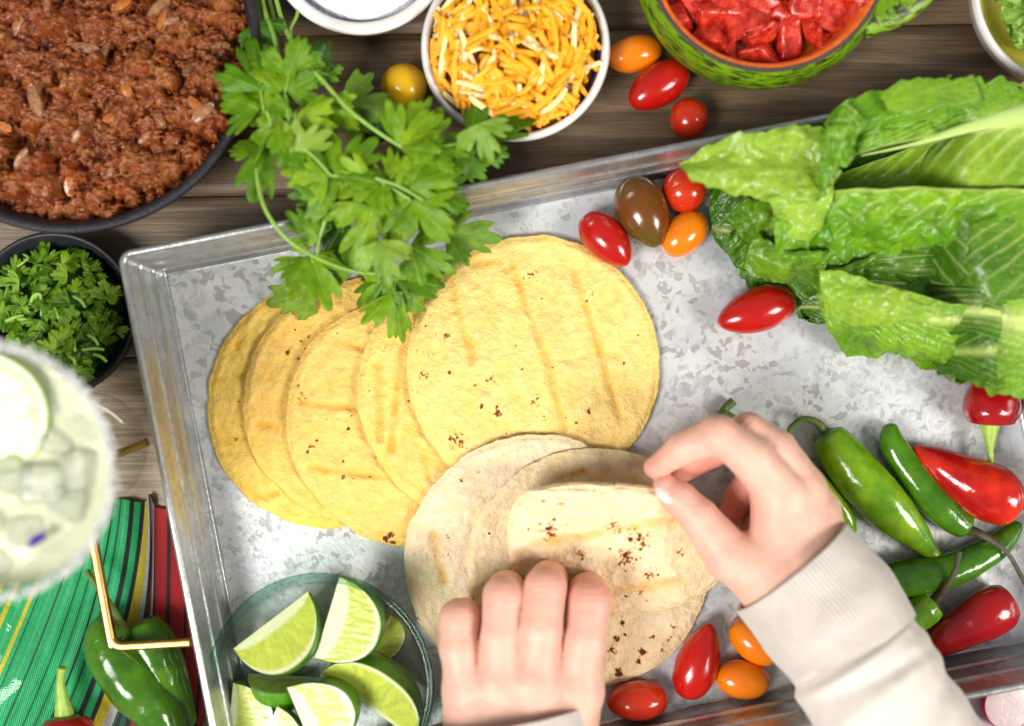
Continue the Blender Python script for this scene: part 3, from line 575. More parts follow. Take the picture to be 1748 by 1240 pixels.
def pepper(P, R, mname, label, stem=None, stemR=(5, 3.5), stemmat='pepstem', zoff=0, flat=0.94, lobes=0.03, seed=0, calyx=True, name='chili_pepper', group='chili peppers'):
    """P from stem end to tip, photo px with z of the centre line"""
    C = atv(P); m = 70; Rr = np.interp(np.linspace(0, 1, m), np.linspace(0, 1, len(R)), R)
    q = np.linspace(0, 1, m); Rr = np.convolve(np.pad(Rr, 3, mode='edge'), np.ones(7)/7, 'valid')
    cap = np.sqrt(np.clip(1-(1-np.clip(q/0.05, 0, 1))**2, 0.0, 1)); tip = np.sqrt(np.clip(1-(1-np.clip((1-q)/0.05, 0, 1))**2, 0, 1)); Rr = Rr*np.maximum(cap, .35)*np.maximum(tip, 0.05)
    n = 40; v, f = tube(C, Rr, n=n, m=m, squash=flat)
    th = np.tile(np.linspace(0, 2*np.pi, n, endpoint=False), m); Cc = crom(C, m)
    cen = np.repeat(Cc, n, 0); dd = v[:m*n]-cen
    v[:m*n] = cen+dd*(1+lobes*np.sin(3*th+seed)+0.05*noise(v[:m*n], 60, seed)+0.02*noise(v[:m*n], 20, seed))[:, None]
    o = thing(name, np.array([C[:, 0].mean(), C[:, 1].mean(), 5]), label, 'pepper', group)
    put('skin', v, f, M[mname], o)
    if stem is not None:
        S = atv(stem); v, f = tube(S, [stemR[0]*1.5, stemR[0], stemR[1], stemR[1]*1.15], n=12, m=40); put('stem', v, f, M[stemmat], o)
        d = Cc[3]-Cc[0]; d /= np.linalg.norm(d); r = Rr[4]*0.80
        if calyx:
            e = np.array([(r*0.16, -9), (r*0.30, -7), (r*0.72, -1.5), (r*0.98, 6), (r*0.96, 9)]); v, f = lathe(e, 30)
            thv = np.repeat(np.linspace(0, 2*np.pi, 30, endpoint=False), 5); v[:, 2] += np.where(np.tile(np.arange(5), 30) >= 3, 2.2*np.sin(5*thv), 0)
            q_ = Vector((0, 0, 1)).rotation_difference(Vector(d)); Rm = np.array(q_.to_matrix()); put('calyx', v@Rm.T+Cc[0]+d*4, f, M[stemmat], o)
    return o
pepper([(1408, 738, 34), (1440, 780, 38), (1500, 850, 40), (1560, 910, 36), (1617, 974, 26)], [26, 34, 40, 41, 40, 30, 15, 4], 'greenpep', 'large bright green pepper with a hooked stem, right of the hand', [(1408, 738, 36), (1395, 722, 42), (1372, 716, 40), (1350, 730, 30), (1347, 752, 18)], (6, 4.5), seed=1)
pepper([(1655, 905, 30), (1610, 870, 32), (1560, 815, 32), (1525, 760, 30), (1519, 722, 26)], [20, 27, 30, 29, 26, 24, 18, 10], 'dkgreenpep', 'slim dark green pepper between the bright green one and the scarlet one', [(1655, 905, 34), (1680, 915, 60), (1720, 945, 66), (1752, 1000, 40)], (6, 3.6), 'pepstemdry', seed=2)
pepper([(1738, 850, 42), (1700, 845, 46), (1640, 815, 42), (1590, 785, 34), (1560, 764, 28)], [28, 47, 50, 45, 36, 27, 17, 7], 'redpep2', 'scarlet red pepper pointing left, behind the slim dark green one', [(1738, 850, 42), (1752, 866, 38), (1775, 885, 30)], (8, 5), 'pepstem', seed=3)
pepper([(1455, 1000, 28), (1530, 990, 34), (1620, 975, 36), (1700, 935, 34), (1742, 892, 26)], [20, 28, 31, 31, 28, 24, 18, 9], 'dkgreenpep', 'long green pepper lying across behind the right sleeve', None, seed=4, flat=0.9)
pepper([(1594, 1026, 34), (1570, 1045, 32), (1530, 1075, 30), (1490, 1110, 24)], [24, 30, 30, 27, 20, 8], 'greenpep', 'short lime green pepper end with thin dry stem beside the sleeve', [(1596, 1024, 36), (1612, 1005, 62), (1630, 975, 76), (1638, 942, 72)], (6, 4), 'pepstemdry', seed=5)
pepper([(1728, 1022, 40), (1680, 1050, 42), (1620, 1085, 36), (1575, 1118, 26)], [26, 39, 41, 38, 33, 28, 20, 9], 'redpep', 'deep red pepper at lower right, pointing towards the sleeve', None, seed=6)
pepper([(1690, 726, 42), (1692, 690, 44), (1698, 650, 40), (1705, 600, 28)], [36, 47, 46, 38, 24, 8], 'redpep', 'small crimson pepper under the romaine with its stem pointing down', [(1690, 726, 42), (1690, 745, 44), (1691, 770, 44), (1692, 795, 40)], (11, 4.5), 'pepstemlime', seed=7)
pepper([(1285, 760, 22), (1340, 780, 26), (1400, 830, 26), (1440, 880, 22), (1455, 925, 16)], [13, 19, 21, 20, 17, 9], 'greenpep', 'green pepper lying mostly behind the right hand', [(1262, 728, 22), (1240, 708, 24), (1236, 700, 22), (1252, 685, 20)], (8, 7), 'pepstem', seed=8, calyx=False)
pepper([(205, 1062, 52), (192, 1100, 56), (225, 1160, 60), (280, 1230, 56), (330, 1330, 44)], [32, 43, 47, 48, 46, 40, 26, 8], 'dkgreenpep', 'big dark green pepper on the striped cloth under the brass handle', [(200, 1062, 52), (185, 1030, 56), (165, 1000, 56), (148, 975, 52)], (7, 5), 'pepstem', seed=9)
pepper([(240, 1060, 42), (262, 1105, 42), (292, 1170, 40), (330, 1240, 34)], [28, 38, 40, 36, 24, 8], 'dkgreenpep', 'dark green pepper lying behind the big one on the striped cloth', None, seed=10)
pepper([(110, 1222, 40), (112, 1260, 44), (108, 1310, 40), (95, 1380, 20)], [30, 46, 48, 40, 22, 6], 'redpep', 'red pepper with upright pale stem at the lower left corner', [(110, 1222, 42), (106, 1195, 48), (103, 1165, 54), (106, 1140, 58)], (11, 6.5), 'pepstemlime', seed=11)

# ---------------------------------------------------------------- radishes
def radish(x, y, r, z, label, cap=10, flesh='radflesh'):
    c = at(x, y, z); s = r*(D-z)/D; o = thing('radish_slice', c-np.array([0, 0, cap]), label, 'radish', 'cut radishes beside the tray')
    v, f = lathe([(0.01, 1.0), (s*0.5, 1.1), (s*0.9, 0.8), (s*0.95, 0.2)], 48, 0.03, x); put('flesh', v+c, f, M[flesh], o)
    v, f = lathe([(s*0.95, 0.1), (s*0.97, 0.9), (s, -0.5), (s*0.99, -cap*0.5), (s*0.90, -cap*0.9), (0.01, -cap)], 48, 0.03, x); put('peel', v+c, f, M['radskin'], o)
radish(1722, 1206, 42, 62, 'round radish slice with pink rim, nearest the lower right corner', 26)
radish(1745, 1262, 40, 50, 'radish slice peeking in below the topmost slice', 20)
radish(1672, 1228, 46, 40, 'pale lilac shaded radish slice left of the pink rimmed one', 20, 'radflesh_shaded')
radish(1760, 1172, 38, 42, 'radish slice cut off by the right edge of the picture', 18)

# ---------------------------------------------------------------- skillet with beef
def bowl(name, px, py, r, z, prof_out, mats, label, cat):
    """prof: list of (part name, material, [(r fraction, z fraction)...])"""
    c = at(px, py, z); c[2] = 0; R = r*(D-z)/D; o = thing(name, c, label, cat)
    for nm, m, pr in prof_out: v, f = lathe([(a*R, b*z) for a, b in pr], n); put(nm, v+c, f[:, ::-1], M[m], o)
    return o, c, R
sk, skc, skR = bowl('skillet', 112, 68, 331, 130, [
    ('pan', 'iron', [(0.01, 0.10), (0.80, 0.10), (0.84, 0.14), (0.94, 0.93), (0.950, 0.985), (0.965, 1.0), (0.985, 1.0), (0.998, 0.985), (1.0, 0.95), (0.985, 0.90), (0.86, 0.04), (0.83, 0.0), (0.01, 0.0)])],
    None, 'black cast iron skillet filled with ground beef, upper left', 'pan')
v, f = tube(np.array([skc+(-skR*0.72, skR*0.66, 112), skc+(-skR*1.1, skR*1.02, 122), skc+(-skR*1.6, skR*1.5, 128), skc+(-skR*1.9, skR*1.8, 128)]), [34, 24, 22, 30], n=20, m=50, squash=0.45)
put('handle', v, f, M['iron'], sk)
G = 1.5; RB = 287.0; nb = int(2*RB/G)+1; gx = np.linspace(-RB, RB, nb); GX, GY = np.meshgrid(gx, gx, indexing='ij'); GR_ = np.hypot(GX, GY)
P = np.stack([GX, GY, GX*0], -1)
Z = 80+8*fbm(P, 150, 3, 1)-12*sstep(0.80, 1.0, GR_/RB); Cb = np.zeros((nb, nb, 3)); Cb[:] = (0.17, 0.022, 0.008)
pal = np.array([(0.34, 0.110, 0.034), (0.40, 0.130, 0.036), (0.30, 0.080, 0.024), (0.44, 0.165, 0.055), (0.36, 0.095, 0.02), (0.47, 0.20, 0.065), (0.38, 0.08, 0.018), (0.24, 0.065, 0.022)])
g = np.random.default_rng(11)
def stamp(n, rm, rs, zoff, zs, tint, warp):
    xs = g.uniform(-RB, RB, n); ys = g.uniform(-RB, RB, n); bz = Z.copy()
    for i in range(n):
        r = abs(g.normal(rm, rs))+rm*0.4; cx, cy = xs[i], ys[i]
        if math.hypot(cx, cy) > RB-r*0.5: continue
        w = int(r*1.5/G)+2; ix, iy = int((cx+RB)/G), int((cy+RB)/G); s0, s1, t0, t1 = max(0, ix-w), min(nb, ix+w+1), max(0, iy-w), min(nb, iy+w+1)
        if s1 <= s0 or t1 <= t0: continue
        a = g.uniform(0, np.pi); e = g.uniform(0.5, 1.0); dx = GX[s0:s1, t0:t1]-cx; dy = GY[s0:s1, t0:t1]-cy
        u = dx*math.cos(a)+dy*math.sin(a); vv = (-dx*math.sin(a)+dy*math.cos(a))/e; th_ = np.arctan2(vv, u)
        q = r*(1+warp*np.sin(3*th_+a*7)+warp*0.7*np.sin(5*th_+a*11)); d2 = q*q-u*u-vv*vv
        zz = bz[min(ix, nb-1), min(iy, nb-1)]+g.normal(0, zs)+zoff*r+np.sqrt(np.clip(d2, 0, None))*0.8
        m = (d2 > 0) & (zz > Z[s0:s1, t0:t1]); Z[s0:s1, t0:t1][m] = zz[m]; c = pal[g.integers(0, 8)]*g.uniform(0.8, 1.15)
        Cb[s0:s1, t0:t1][m] = Cb[s0:s1, t0:t1][m]*(1-tint)+c*tint
stamp(170, 27, 7, -0.35, 6, 0.5, 0.2); stamp(520, 14, 5, -0.25, 5, 0.85, 0.16); Cb0 = Cb.copy(); stamp(7500, 4.4, 1.6, -0.30, 1.6, 0.55, 0.22); stamp(5000, 2.6, 0.8, -0.25, 1.0, 0.5, 0.25)
low = Z-blur(Z, 9); Z = 0.75*Z+0.25*blur(Z, 1)+1.0*noise(P, 5, 6)
Cb = Cb*np.array([.64, .54, .36])*(1+0.18*noise(P, 7, 4))[..., None]
ids = -np.ones((nb, nb), int); mk_ = GR_ <= RB; ids[mk_] = np.arange(mk_.sum()); Q = gridf(nb, nb); Q = ids.ravel()[Q]; Q = Q[(Q >= 0).all(1)]
V = np.stack([GX[mk_], GY[mk_], Z[mk_]], -1)+skc+np.array([4, -4, 0])
bf = thing('ground_beef', skc+(0, 0, 20), 'glossy reddish brown cooked ground beef with onion filling the skillet', 'ground beef')
put('beef_crumbles', V, Q, M['beef'], bf, col=Cb[mk_], kind='stuff')
def petal(L_, W_, curl, seed, t=3.0):
    nu, nv = 14, 9; U, Vv = np.meshgrid(np.linspace(-1, 1, nu), np.linspace(-1, 1, nv), indexing='ij'); w = np.sqrt(np.clip(1-(U*0.96)**2, 0.0, 1))
    x = U*L_; y = Vv*W_*w; z = curl*(1-U**2)*4-curl*3*(Vv*w)**2+1.2*noise(np.stack([x, y, x*0], -1), 12, seed)
    A = np.stack([x, y, z], -1).reshape(-1, 3); B = A-np.array([0, 0, t]); F = gridf(nu, nv); n0 = len(A)
    e = [j for j in range(nv)]+[i*nv+nv-1 for i in range(1, nu)]+[(nu-1)*nv+j for j in range(nv-2, -1, -1)]+[i*nv for i in range(nu-2, 0, -1)]
    S = np.array([(e[k], e[(k+1) % len(e)], e[(k+1) % len(e)]+n0, e[k]+n0) for k in range(len(e))])
    return np.concatenate([A, B]), np.concatenate([F, F[:, ::-1]+n0, S[:, ::-1]])
def rnd_rot(g, tilt): return np.array(Matrix.Rotation(g.uniform(0, 6.28), 3, 'Z')@Matrix.Rotation(g.normal(0, tilt), 3, 'X')@Matrix.Rotation(g.normal(0, tilt), 3, 'Y'))
onions = [(150, 85, 26, 8), (72, 180, 30, 12), (375, 80, 20, 8), (280, 22, 22, 9), (35, 50, 18, 9), (178, 92, 18, 6), (130, 240, 20, 7), (355, 200, 22, 9), (250, 235, 16, 6), (275, 205, 20, 7), (210, 250, 15, 6), (90, 20, 16, 6), (330, 120, 20, 9), (300, 45, 14, 5), (60, 280, 18, 6), (190, 300, 14, 5)]
for i, (x, y, L_, W_) in enumerate(onions):
    p = at(x, y, 95); ix = int((p[0]-skc[0]-4+RB)/G); iy = int((p[1]-skc[1]+4+RB)/G)
    if not (0 <= ix < nb and 0 <= iy < nb): continue
    p[2] = Z[ix, iy]+1.5; v, f = petal(L_, W_, 1.0, i); put('onion_piece', v@rnd_rot(g, 0.25).T+p, f, M['onion'], bf)
for i, (x, y) in enumerate([(12, 168), (226, 163), (195, 205), (285, 45), (120, 320), (8, 220), (212, 12), (340, 185)]):
    p = at(x, y, 95); ix = int((p[0]-skc[0]-4+RB)/G); iy = int((p[1]-skc[1]+4+RB)/G); p[2] = Z[min(max(ix, 0), nb-1), min(max(iy, 0), nb-1)]+2
    v, f = petal(16 if i != 1 else 11, 8, 0.6, i+40, 5); put('pepper_piece', v@rnd_rot(g, 0.2).T+p, f, M['pepperbit'], bf)

# ---------------------------------------------------------------- bowls along the top
CER = lambda inner, outer, th=0.10: [
    ('inside', inner, [(0.01, 0.12), (0.45, 0.14), (0.68, 0.30), (0.83, 0.62), (1-th-0.005, 0.93)]),
    ('outside', outer, [(1-th-0.005, 0.93), (1-th, 0.965), (1-th*0.75, 0.995), (1-th*0.4, 1.0), (1-0.02, 0.985), (1.0, 0.94), (0.985, 0.85), (0.94, 0.55), (0.78, 0.22), (0.55, 0.03), (0.45, 0.0), (0.01, 0.0)])]
b1, b1c, b1R = bowl('white_bowl', 614, -103, 161, 105, CER('cobalt', 'white', 0.13), None, 'white bowl of sour cream cut off by the top edge', 'bowl')
nr = 60; na = 120; rr, aa = np.meshgrid(np.linspace(0, 1, nr), np.linspace(0, 2*np.pi, na, endpoint=False), indexing='ij'); x = rr*b1R*0.855*np.cos(aa)*(1+0.04*np.sin(5*aa)); y = rr*b1R*0.855*np.sin(aa)*(1+0.03*np.sin(4*aa+1))
z = 90+20*(1-rr**2.5)+9*np.sin(rr*9+aa*2+noise(np.stack([x, y, x*0], -1), 50)*1.5)*(0.3+0.7*rr)*(1-rr**4)-20*sstep(.9, 1, rr)
put('sour_cream', np.stack([x, y, z], -1).reshape(-1, 3)+b1c, gridf(nr, na, wrapv=True), M['cream'], label='smooth white sour cream heaped in the bowl cut off by the top edge', cat='sour cream', loc=None)
b2, b2c, b2R = bowl('white_bowl', 880, 79, 162, 108, CER('cobalt', 'white', 0.085), None, 'round white bowl with blue inside holding shredded cheese', 'bowl')
# shredded cheese
pile = thing('shredded_cheese', b2c+(0, 0, 15), 'heap of orange and white shredded cheese in the blue lined bowl', 'cheese')
def shred(L_, w, h, bend, seed):
    m = 9; t = np.linspace(-1, 1, m); gq = np.random.default_rng(seed); tw = gq.normal(0, 0.25)
    C = np.stack([t*L_/2, bend*(t**2-0.4), 0.2*bend*t], -1); prof = [(-1, -1), (-.55, -1.1), (.55, -1.1), (1, -1), (1.1, 0), (1, 1), (.5, 1.08), (-.5, 1.08), (-1, 1), (-1.1, 0)]
    V = []; 
    for i, c in enumerate(C):
        k = 1.0-0.3*abs(t[i])**6; an = tw*t[i]
        for (a, b) in prof: V.append(c+np.array([0, (a*math.cos(an)-b*math.sin(an))*w/2*k, (a*math.sin(an)+b*math.cos(an))*h/2*k]))
    n = len(prof); F = [tuple(q) for q in gridf(m, n, wrapv=True)]+[tuple(range(n))[::-1], tuple((m-1)*n+j for j in range(n))]
    return np.array(V), F
g = np.random.default_rng(21)
SH = {c: [mesh_data('shred', *shred(g.uniform(66, 122)*(1 if c == 'cheddar' else 0.85), g.uniform(8, 11.5) if c == 'cheddar' else g.uniform(7.5, 10), g.uniform(5, 8), g.normal(0, 6), i), M[c]) for i in range(10)] for c in ('cheddar', 'jack')}
SL = {c: [max(v.co.x for v in m.vertices)/K for m in SH[c]] for c in SH}
cg = 3.0; cn = 130; CH = np.zeros((cn, cn)); cax = (np.arange(cn)-cn/2)*cg; CX, CY = np.meshgrid(cax, cax, indexing='ij'); cr = np.hypot(CX, CY)/b2R
CH = 78+38*(1-np.clip(cr/0.95, 0, 1)**2)
v, f = lathe([(0.01, 116), (b2R*0.3, 111), (b2R*0.6, 99), (b2R*0.82, 84), (b2R*0.86, 76), (b2R*0.78, 45)], 60); put('cheese_core', v+b2c, f[:, ::-1], M['cheddar'], pile, kind='stuff')
cnt = 0
for i in range(900):
    c = 'jack' if g.random() < 0.27 else 'cheddar'; k = int(g.integers(0, 10)); hl = SL[c][k]
    r = math.sqrt(g.random())*b2R*0.86; a = g.uniform(0, 6.283); x, y = r*math.cos(a), r*math.sin(a); ya = g.uniform(0, np.pi)
    d = np.array([math.cos(ya), math.sin(ya)]); tt = np.linspace(-hl, hl, 15); px = x+tt*d[0]; py = y+tt*d[1]
    if np.hypot(px, py).max() > b2R*0.93: continue
    ii = ((px/cg)+cn/2).astype(int); jj = ((py/cg)+cn/2).astype(int); hh = CH[ii, jj]
    A1 = np.polyfit(tt, hh, 1); A1[0] = np.clip(A1[0], -0.7, 0.7); zz = max((hh-A1[0]*tt).max()*0.55+(hh-A1[0]*tt).mean()*0.45+3, 0)
    if zz > 146-28*(math.hypot(x, y)/b2R)**2: continue
    for o_ in (-1, 0, 1):
        CH[np.clip(ii+int(round(-d[1]*o_)), 0, cn-1), np.clip(jj+int(round(d[0]*o_)), 0, cn-1)] = zz+A1[0]*tt+3.2
    o = bpy.data.objects.new('shred', SH[c][k]); COL.objects.link(o); o.parent = pile
    o.location = tuple((np.array([x, y, zz-15.0]))*K); o.rotation_euler = (g.normal(0, .3), -math.atan(A1[0]), ya); cnt += 1
    if cnt >= 298: break

b3, b3c, b3R = bowl('green_bowl', 1311, -85, 208, 140, [
    ('inside', 'orange', [(0.01, 0.2), (0.5, 0.22), (0.75, 0.35), (0.87, 0.6), (0.91, 0.9), (0.935, 0.985), (0.965, 1.0)]),
    ('rim_edge', 'darkedge', [(0.965, 1.001), (0.985, 0.998), (1.0, 0.98)]),
    ('outside', 'greenglaze', [(1.0, 0.98), (1.025, 0.93), (1.06, 0.80), (1.08, 0.65), (1.05, 0.40), (0.9, 0.15), (0.7, 0.02), (0.6, 0), (0.01, 0)])], None, 'distressed green pottery bowl with orange inside holding diced tomatoes', 'bowl')
e = at(1500, 20, 120); v, f = tube(np.array([b3c+(b3R*0.80, -b3R*0.52, 112), b3c+(b3R*1.10, -b3R*0.42, 118), b3c+(b3R*1.34, -b3R*0.22, 122), b3c+(b3R*1.42, 0.05*b3R, 122)]), [34, 32, 26, 16], n=24, m=40, squash=0.5)
put('handle', v, f, M['greenglaze'], b3)
v, f = lathe([(0.01, 62), (b3R*0.5, 62), (b3R*0.86, 62)], 80); put('tomato_juice', v+b3c, f[:, ::-1], M['juice'], label='orange red tomato juice pooled in the green bowl', cat='juice')
def chunk(s, seed):
    g_ = np.random.default_rng(seed); d = np.array([s*g_.uniform(.75, 1.15), s*g_.uniform(.7, 1.1), s*g_.uniform(.55, .9)])/2; pl = []
    for ax in range(3):
        for sg in (-1, 1):
            n_ = np.zeros(3); n_[ax] = sg; n_ += g_.normal(0, .22, 3); n_ /= np.linalg.norm(n_); pl.append((n_, d[ax]))
    def fn(P):
        r = None
        for n_, dd in pl:
            q = P@n_-dd; r = q if r is None else -smin(-r, -q, s*0.10)
        return r+0.035*s*noise(P, s*0.35, seed)
    return surface_nets(fn, [-s*.85]*3, [s*.85]*3, s/15)
CK = [mesh_data('tomato_chunk', *chunk(54, i), M['dice']) for i in range(7)]
dice = [(1160, 30), (1205, 15), (1250, 8), (1215, 62), (1262, 30), (1285, 60), (1300, 10), (1330, 35), (1340, 75), (1372, 12), (1395, 45), (1420, 20), (1440, 0), (1180, -10), (1228, -30), (1275, -25), (1320, -25), (1370, -35), (1415, -30), (1455, 35), (1150, -50), (1200, -70), (1260, -80), (1320, -80), (1380, -90), (1440, -70), (1240, 78), (1300, 95), (1175, 5), (1462, -15)]
g = np.random.default_rng(5)
for i, (x, y) in enumerate(dice):
    o = bpy.data.objects.new('tomato_chunk', CK[i % 7]); COL.objects.link(o); z = 78+(22 if i % 3 == 0 else 8)-(22 if y > 70 else 0)+g.normal(0, 4)
    o.location = tuple(at(x, y, z)*K); o.rotation_euler = tuple(g.uniform(0, 6.28, 3)); o.scale = (g.uniform(.85, 1.15),)*3
    o['label'] = 'glossy chunk of diced red tomato heaped in the orange lined green bowl'; o['category'] = 'tomato piece'; o['group'] = 'diced tomato chunks in the green bowl'

# ---------------------------------------------------------------- leaves
def sheet(curves, n=150, nv=90, crinkle=6, ruffle=8, veins=9, vang=0.6, seed=0, thick=2.2, pale=0.5, mid=0.5, dark=(0.075, 0.23, 0.012), light=(0.34, 0.55, 0.06), white=(0.62, 0.72, 0.22), basew=0.6, midw=1.0, vw=0.07, vs=1.0, fold=9, serr=0.6, lvl=0):
    Cs = np.array([crom(atv(c), n) for c in curves]); m = len(Cs); out = np.empty((n, nv, 3))
    for i in range(n): out[i] = crom(Cs[:, i], nv)
    t = np.linspace(0, 1, n)[:, None]; s = np.linspace(0, 1, nv)[None]; P = out.copy(); P[..., 2] = 0
    ds = abs(s-mid); vv = (t*veins-ds*veins*vang*1.6+0.35*noise(P, 90, seed))
    fr = abs(vv-np.round(vv)); vein = vs*np.exp(-(fr/vw)**2)*sstep(0, .12, ds)*(1-0.4*ds*2)
    midr = midw*np.exp(-(ds/(0.035+0.09*t*basew))**2)
    qn = np.abs(noise(P, 30, seed+3)+0.45*noise(P, 14, seed+4)); vlet = np.exp(-(qn/.07)**2); bl = 1.5*np.sqrt(qn+.01)-.75+0.25*noise(P, 10, seed+5); edge = sstep(0.28, 0.5, ds)
    P3 = np.stack([P[..., 0], P[..., 1]*0.6, P[..., 0]*0], -1)
    z = crinkle*(0.62*np.maximum(bl, -.7)*(1-midr)*(1-vein*0.6))-crinkle*0.45*vein+4*midr+ruffle*edge*noise(P3, 34, seed+7)*1.6+ruffle*0.5*noise(P, 90, seed+8)+fold*noise(P, 75, seed+30)+fold*0.5*noise(P, 38, seed+31)
    tipf = sstep(0.12, 0.0, t)*1.0; z = z+ruffle*tipf*noise(P, 30, seed+9)
    # surface normal displacement
    du = np.gradient(out, axis=0); dv = np.gradient(out, axis=1); N = np.cross(du, dv); N /= np.linalg.norm(N, axis=-1)[..., None]+1e-9
    N = np.where(N[..., 2:3] < 0, -N, N); V = out+N*z[..., None]
    V[..., :2] += (edge*ruffle*0.5*noise(P3, 22, seed+12))[..., None]*np.array([0.3, 1.0])
    tip_ = sstep(0.10, 0.0, t); V[..., :2] += (np.maximum(tip_, edge)*serr*3.5*noise(P, 11, seed+33))[..., None]
    ta = (V[..., 0]-T0[0])*ux[0]+(V[..., 1]-T0[1])*ux[1]; tb = (V[..., 0]-T0[0])*vx[0]+(V[..., 1]-T0[1])*vx[1]
    clr = np.maximum(sstep(TW-210, TW-30, ta), sstep(70, -10, tb))*(146+lvl*2.6); s0_ = (D-V[..., 2]); up_ = np.maximum(clr-V[..., 2], 0)
    V[..., :2] *= ((D-V[..., 2]-up_)/s0_)[..., None]; V[..., 2] += up_
    V[..., 2] = np.maximum(V[..., 2], 7.5+0.3*lvl)
    dark, light, white = map(np.array, (dark, light, white))
    k = np.clip(pale+0.30*noise(P, 80, seed+20)-0.35*edge*(1-pale)+0.18*bl, 0, 1)[..., None]
    col = (dark*(1-k)+light*k)*np.array([1.0, 1.02, 0.38]); wv = np.clip(vein*(0.35+0.4*t)+vlet*0.16*(0.4+t)+midr*(0.5+0.6*t)+basew*sstep(0.55, 1.0, t)*np.exp(-(ds/0.25)**2)*0.8, 0, 1)[..., None]
    col = col*(1-wv)+white*wv
    Vt = V.reshape(-1, 3); Vb = (V-N*thick).reshape(-1, 3); F = gridf(n, nv); n0 = len(Vt)
    e = list(range(nv))+[i*nv+nv-1 for i in range(1, n)]+[(n-1)*nv+j for j in range(nv-2, -1, -1)]+[i*nv for i in range(n-2, 0, -1)]
    S = np.array([(e[q], e[(q+1) % len(e)], e[(q+1) % len(e)]+n0, e[q]+n0) for q in range(len(e))])
    c = col.reshape(-1, 3)
    return np.concatenate([Vt, Vb]), np.concatenate([F, F[:, ::-1]+n0, S[:, ::-1]]), np.concatenate([c, c])
ro = thing('romaine_lettuce', at(1560, 400, 5), 'head of green romaine lettuce lying in the tray at the upper right', 'lettuce')
LVL = [0]
def rleaf(curves, **kw):
    LVL[0] += 1; v, f, c = sheet(curves, lvl=LVL[0], **kw); return put('leaf', v, f, M['romaine'], ro, col=c)
DK = (0.035, 0.13, 0.008); MG = (0.10, 0.30, 0.015); LT = (0.30, 0.52, 0.05); PG = (0.36, 0.52, 0.12)
rleaf([[(1212, 318, 50), (1270, 300, 70), (1450, 330, 70), (1900, 345, 60)], [(1214, 390, 24), (1300, 400, 50), (1480, 420, 50), (1900, 430, 60)], [(1245, 448, 12), (1285, 492, 14), (1400, 530, 18), (1900, 560, 40)]], seed=1, dark=DK, light=MG, pale=.3, ruffle=12, crinkle=7)
rleaf([[(1445, 215, 60), (1560, 170, 90), (1700, 150, 90), (1900, 120, 90)], [(1400, 330, 60), (1560, 330, 60), (1700, 330, 60), (1900, 330, 60)], [(1400, 500, 30), (1560, 520, 40), (1700, 540, 40), (1900, 560, 40)]], seed=31, dark=DK, light=(0.12, 0.30, 0.015), pale=.35, ruffle=6, crinkle=8)
rleaf([[(1560, 560, 20), (1700, 520, 60), (1900, 500, 70)], [(1560, 600, 20), (1700, 600, 50), (1900, 600, 50)], [(1600, 635, 16), (1740, 680, 14), (1900, 710, 14)]], seed=32, dark=DK, light=MG, pale=.3)
rleaf([[(1350, 505, 14), (1420, 480, 40), (1900, 500, 50)], [(1362, 530, 10), (1420, 525, 26), (1900, 540, 40)], [(1380, 545, 10), (1420, 556, 10), (1900, 590, 20)]], seed=2, dark=DK, light=MG, pale=.3, n=60)
rleaf([[(1232, 402, 66), (1300, 378, 84), (1450, 405, 90), (1900, 420, 90)], [(1250, 440, 54), (1320, 430, 74), (1450, 455, 80), (1900, 470, 80)], [(1268, 480, 34), (1320, 492, 48), (1420, 512, 44), (1900, 540, 60)]], seed=3, dark=DK, light=(0.16, 0.36, 0.03), pale=.4, ruffle=14, crinkle=9, veins=7, midw=.25, basew=0)
rleaf([[(1418, 462, 96), (1560, 410, 104), (1700, 372, 112), (1900, 340, 130)], [(1412, 474, 80), (1560, 450, 74), (1700, 430, 84), (1900, 410, 96)], [(1418, 486, 60), (1560, 515, 64), (1700, 520, 84), (1900, 530, 100)]], seed=4, dark=(0.045, 0.16, 0.008), light=(0.22, 0.45, 0.03), pale=.5, veins=10, vang=-0.28, mid=0.0, crinkle=6, ruffle=4, basew=.3, midw=.3, vw=.1, vs=1.1)
rleaf([[(1400, 468, 128), (1500, 482, 134), (1640, 520, 140), (1750, 510, 140), (1900, 505, 140)], [(1398, 520, 110), (1500, 540, 120), (1640, 560, 124), (1900, 570, 120)], [(1420, 570, 66), (1500, 585, 84), (1640, 620, 84), (1900, 640, 80)], [(1448, 612, 22), (1540, 600, 30), (1640, 652, 26), (1760, 688, 20), (1900, 720, 14)]], seed=5, dark=(0.085, 0.27, 0.012), light=(0.32, 0.53, 0.06), pale=.55, veins=11, vang=0.8, mid=0.25, crinkle=9, ruffle=9)
rleaf([[(1396, 462, 148), (1450, 466, 150), (1540, 500, 142), (1620, 520, 138)], [(1404, 500, 150), (1450, 520, 146), (1540, 540, 138), (1620, 535, 132)], [(1410, 545, 130), (1460, 556, 124), (1540, 556, 128), (1620, 545, 128)]], seed=15, dark=(0.20, 0.40, 0.05), light=PG, pale=.7, ruffle=9, crinkle=5, veins=5, basew=0, midw=.15, vs=.4)
rleaf([[(1430, 300, 92), (1560, 250, 120), (1700, 215, 150), (1900, 190, 160)], [(1420, 318, 70), (1560, 285, 84), (1700, 260, 96), (1900, 250, 110)], [(1400, 335, 70), (1560, 322, 80), (1700, 318, 90), (1900, 322, 100)]], seed=6, dark=(0.06, 0.20, 0.008), light=(0.42, 0.62, 0.10), pale=.65, veins=11, vang=-0.16, mid=0.0, crinkle=4, ruffle=3, basew=.9, vw=.12, vs=1.5, fold=5)
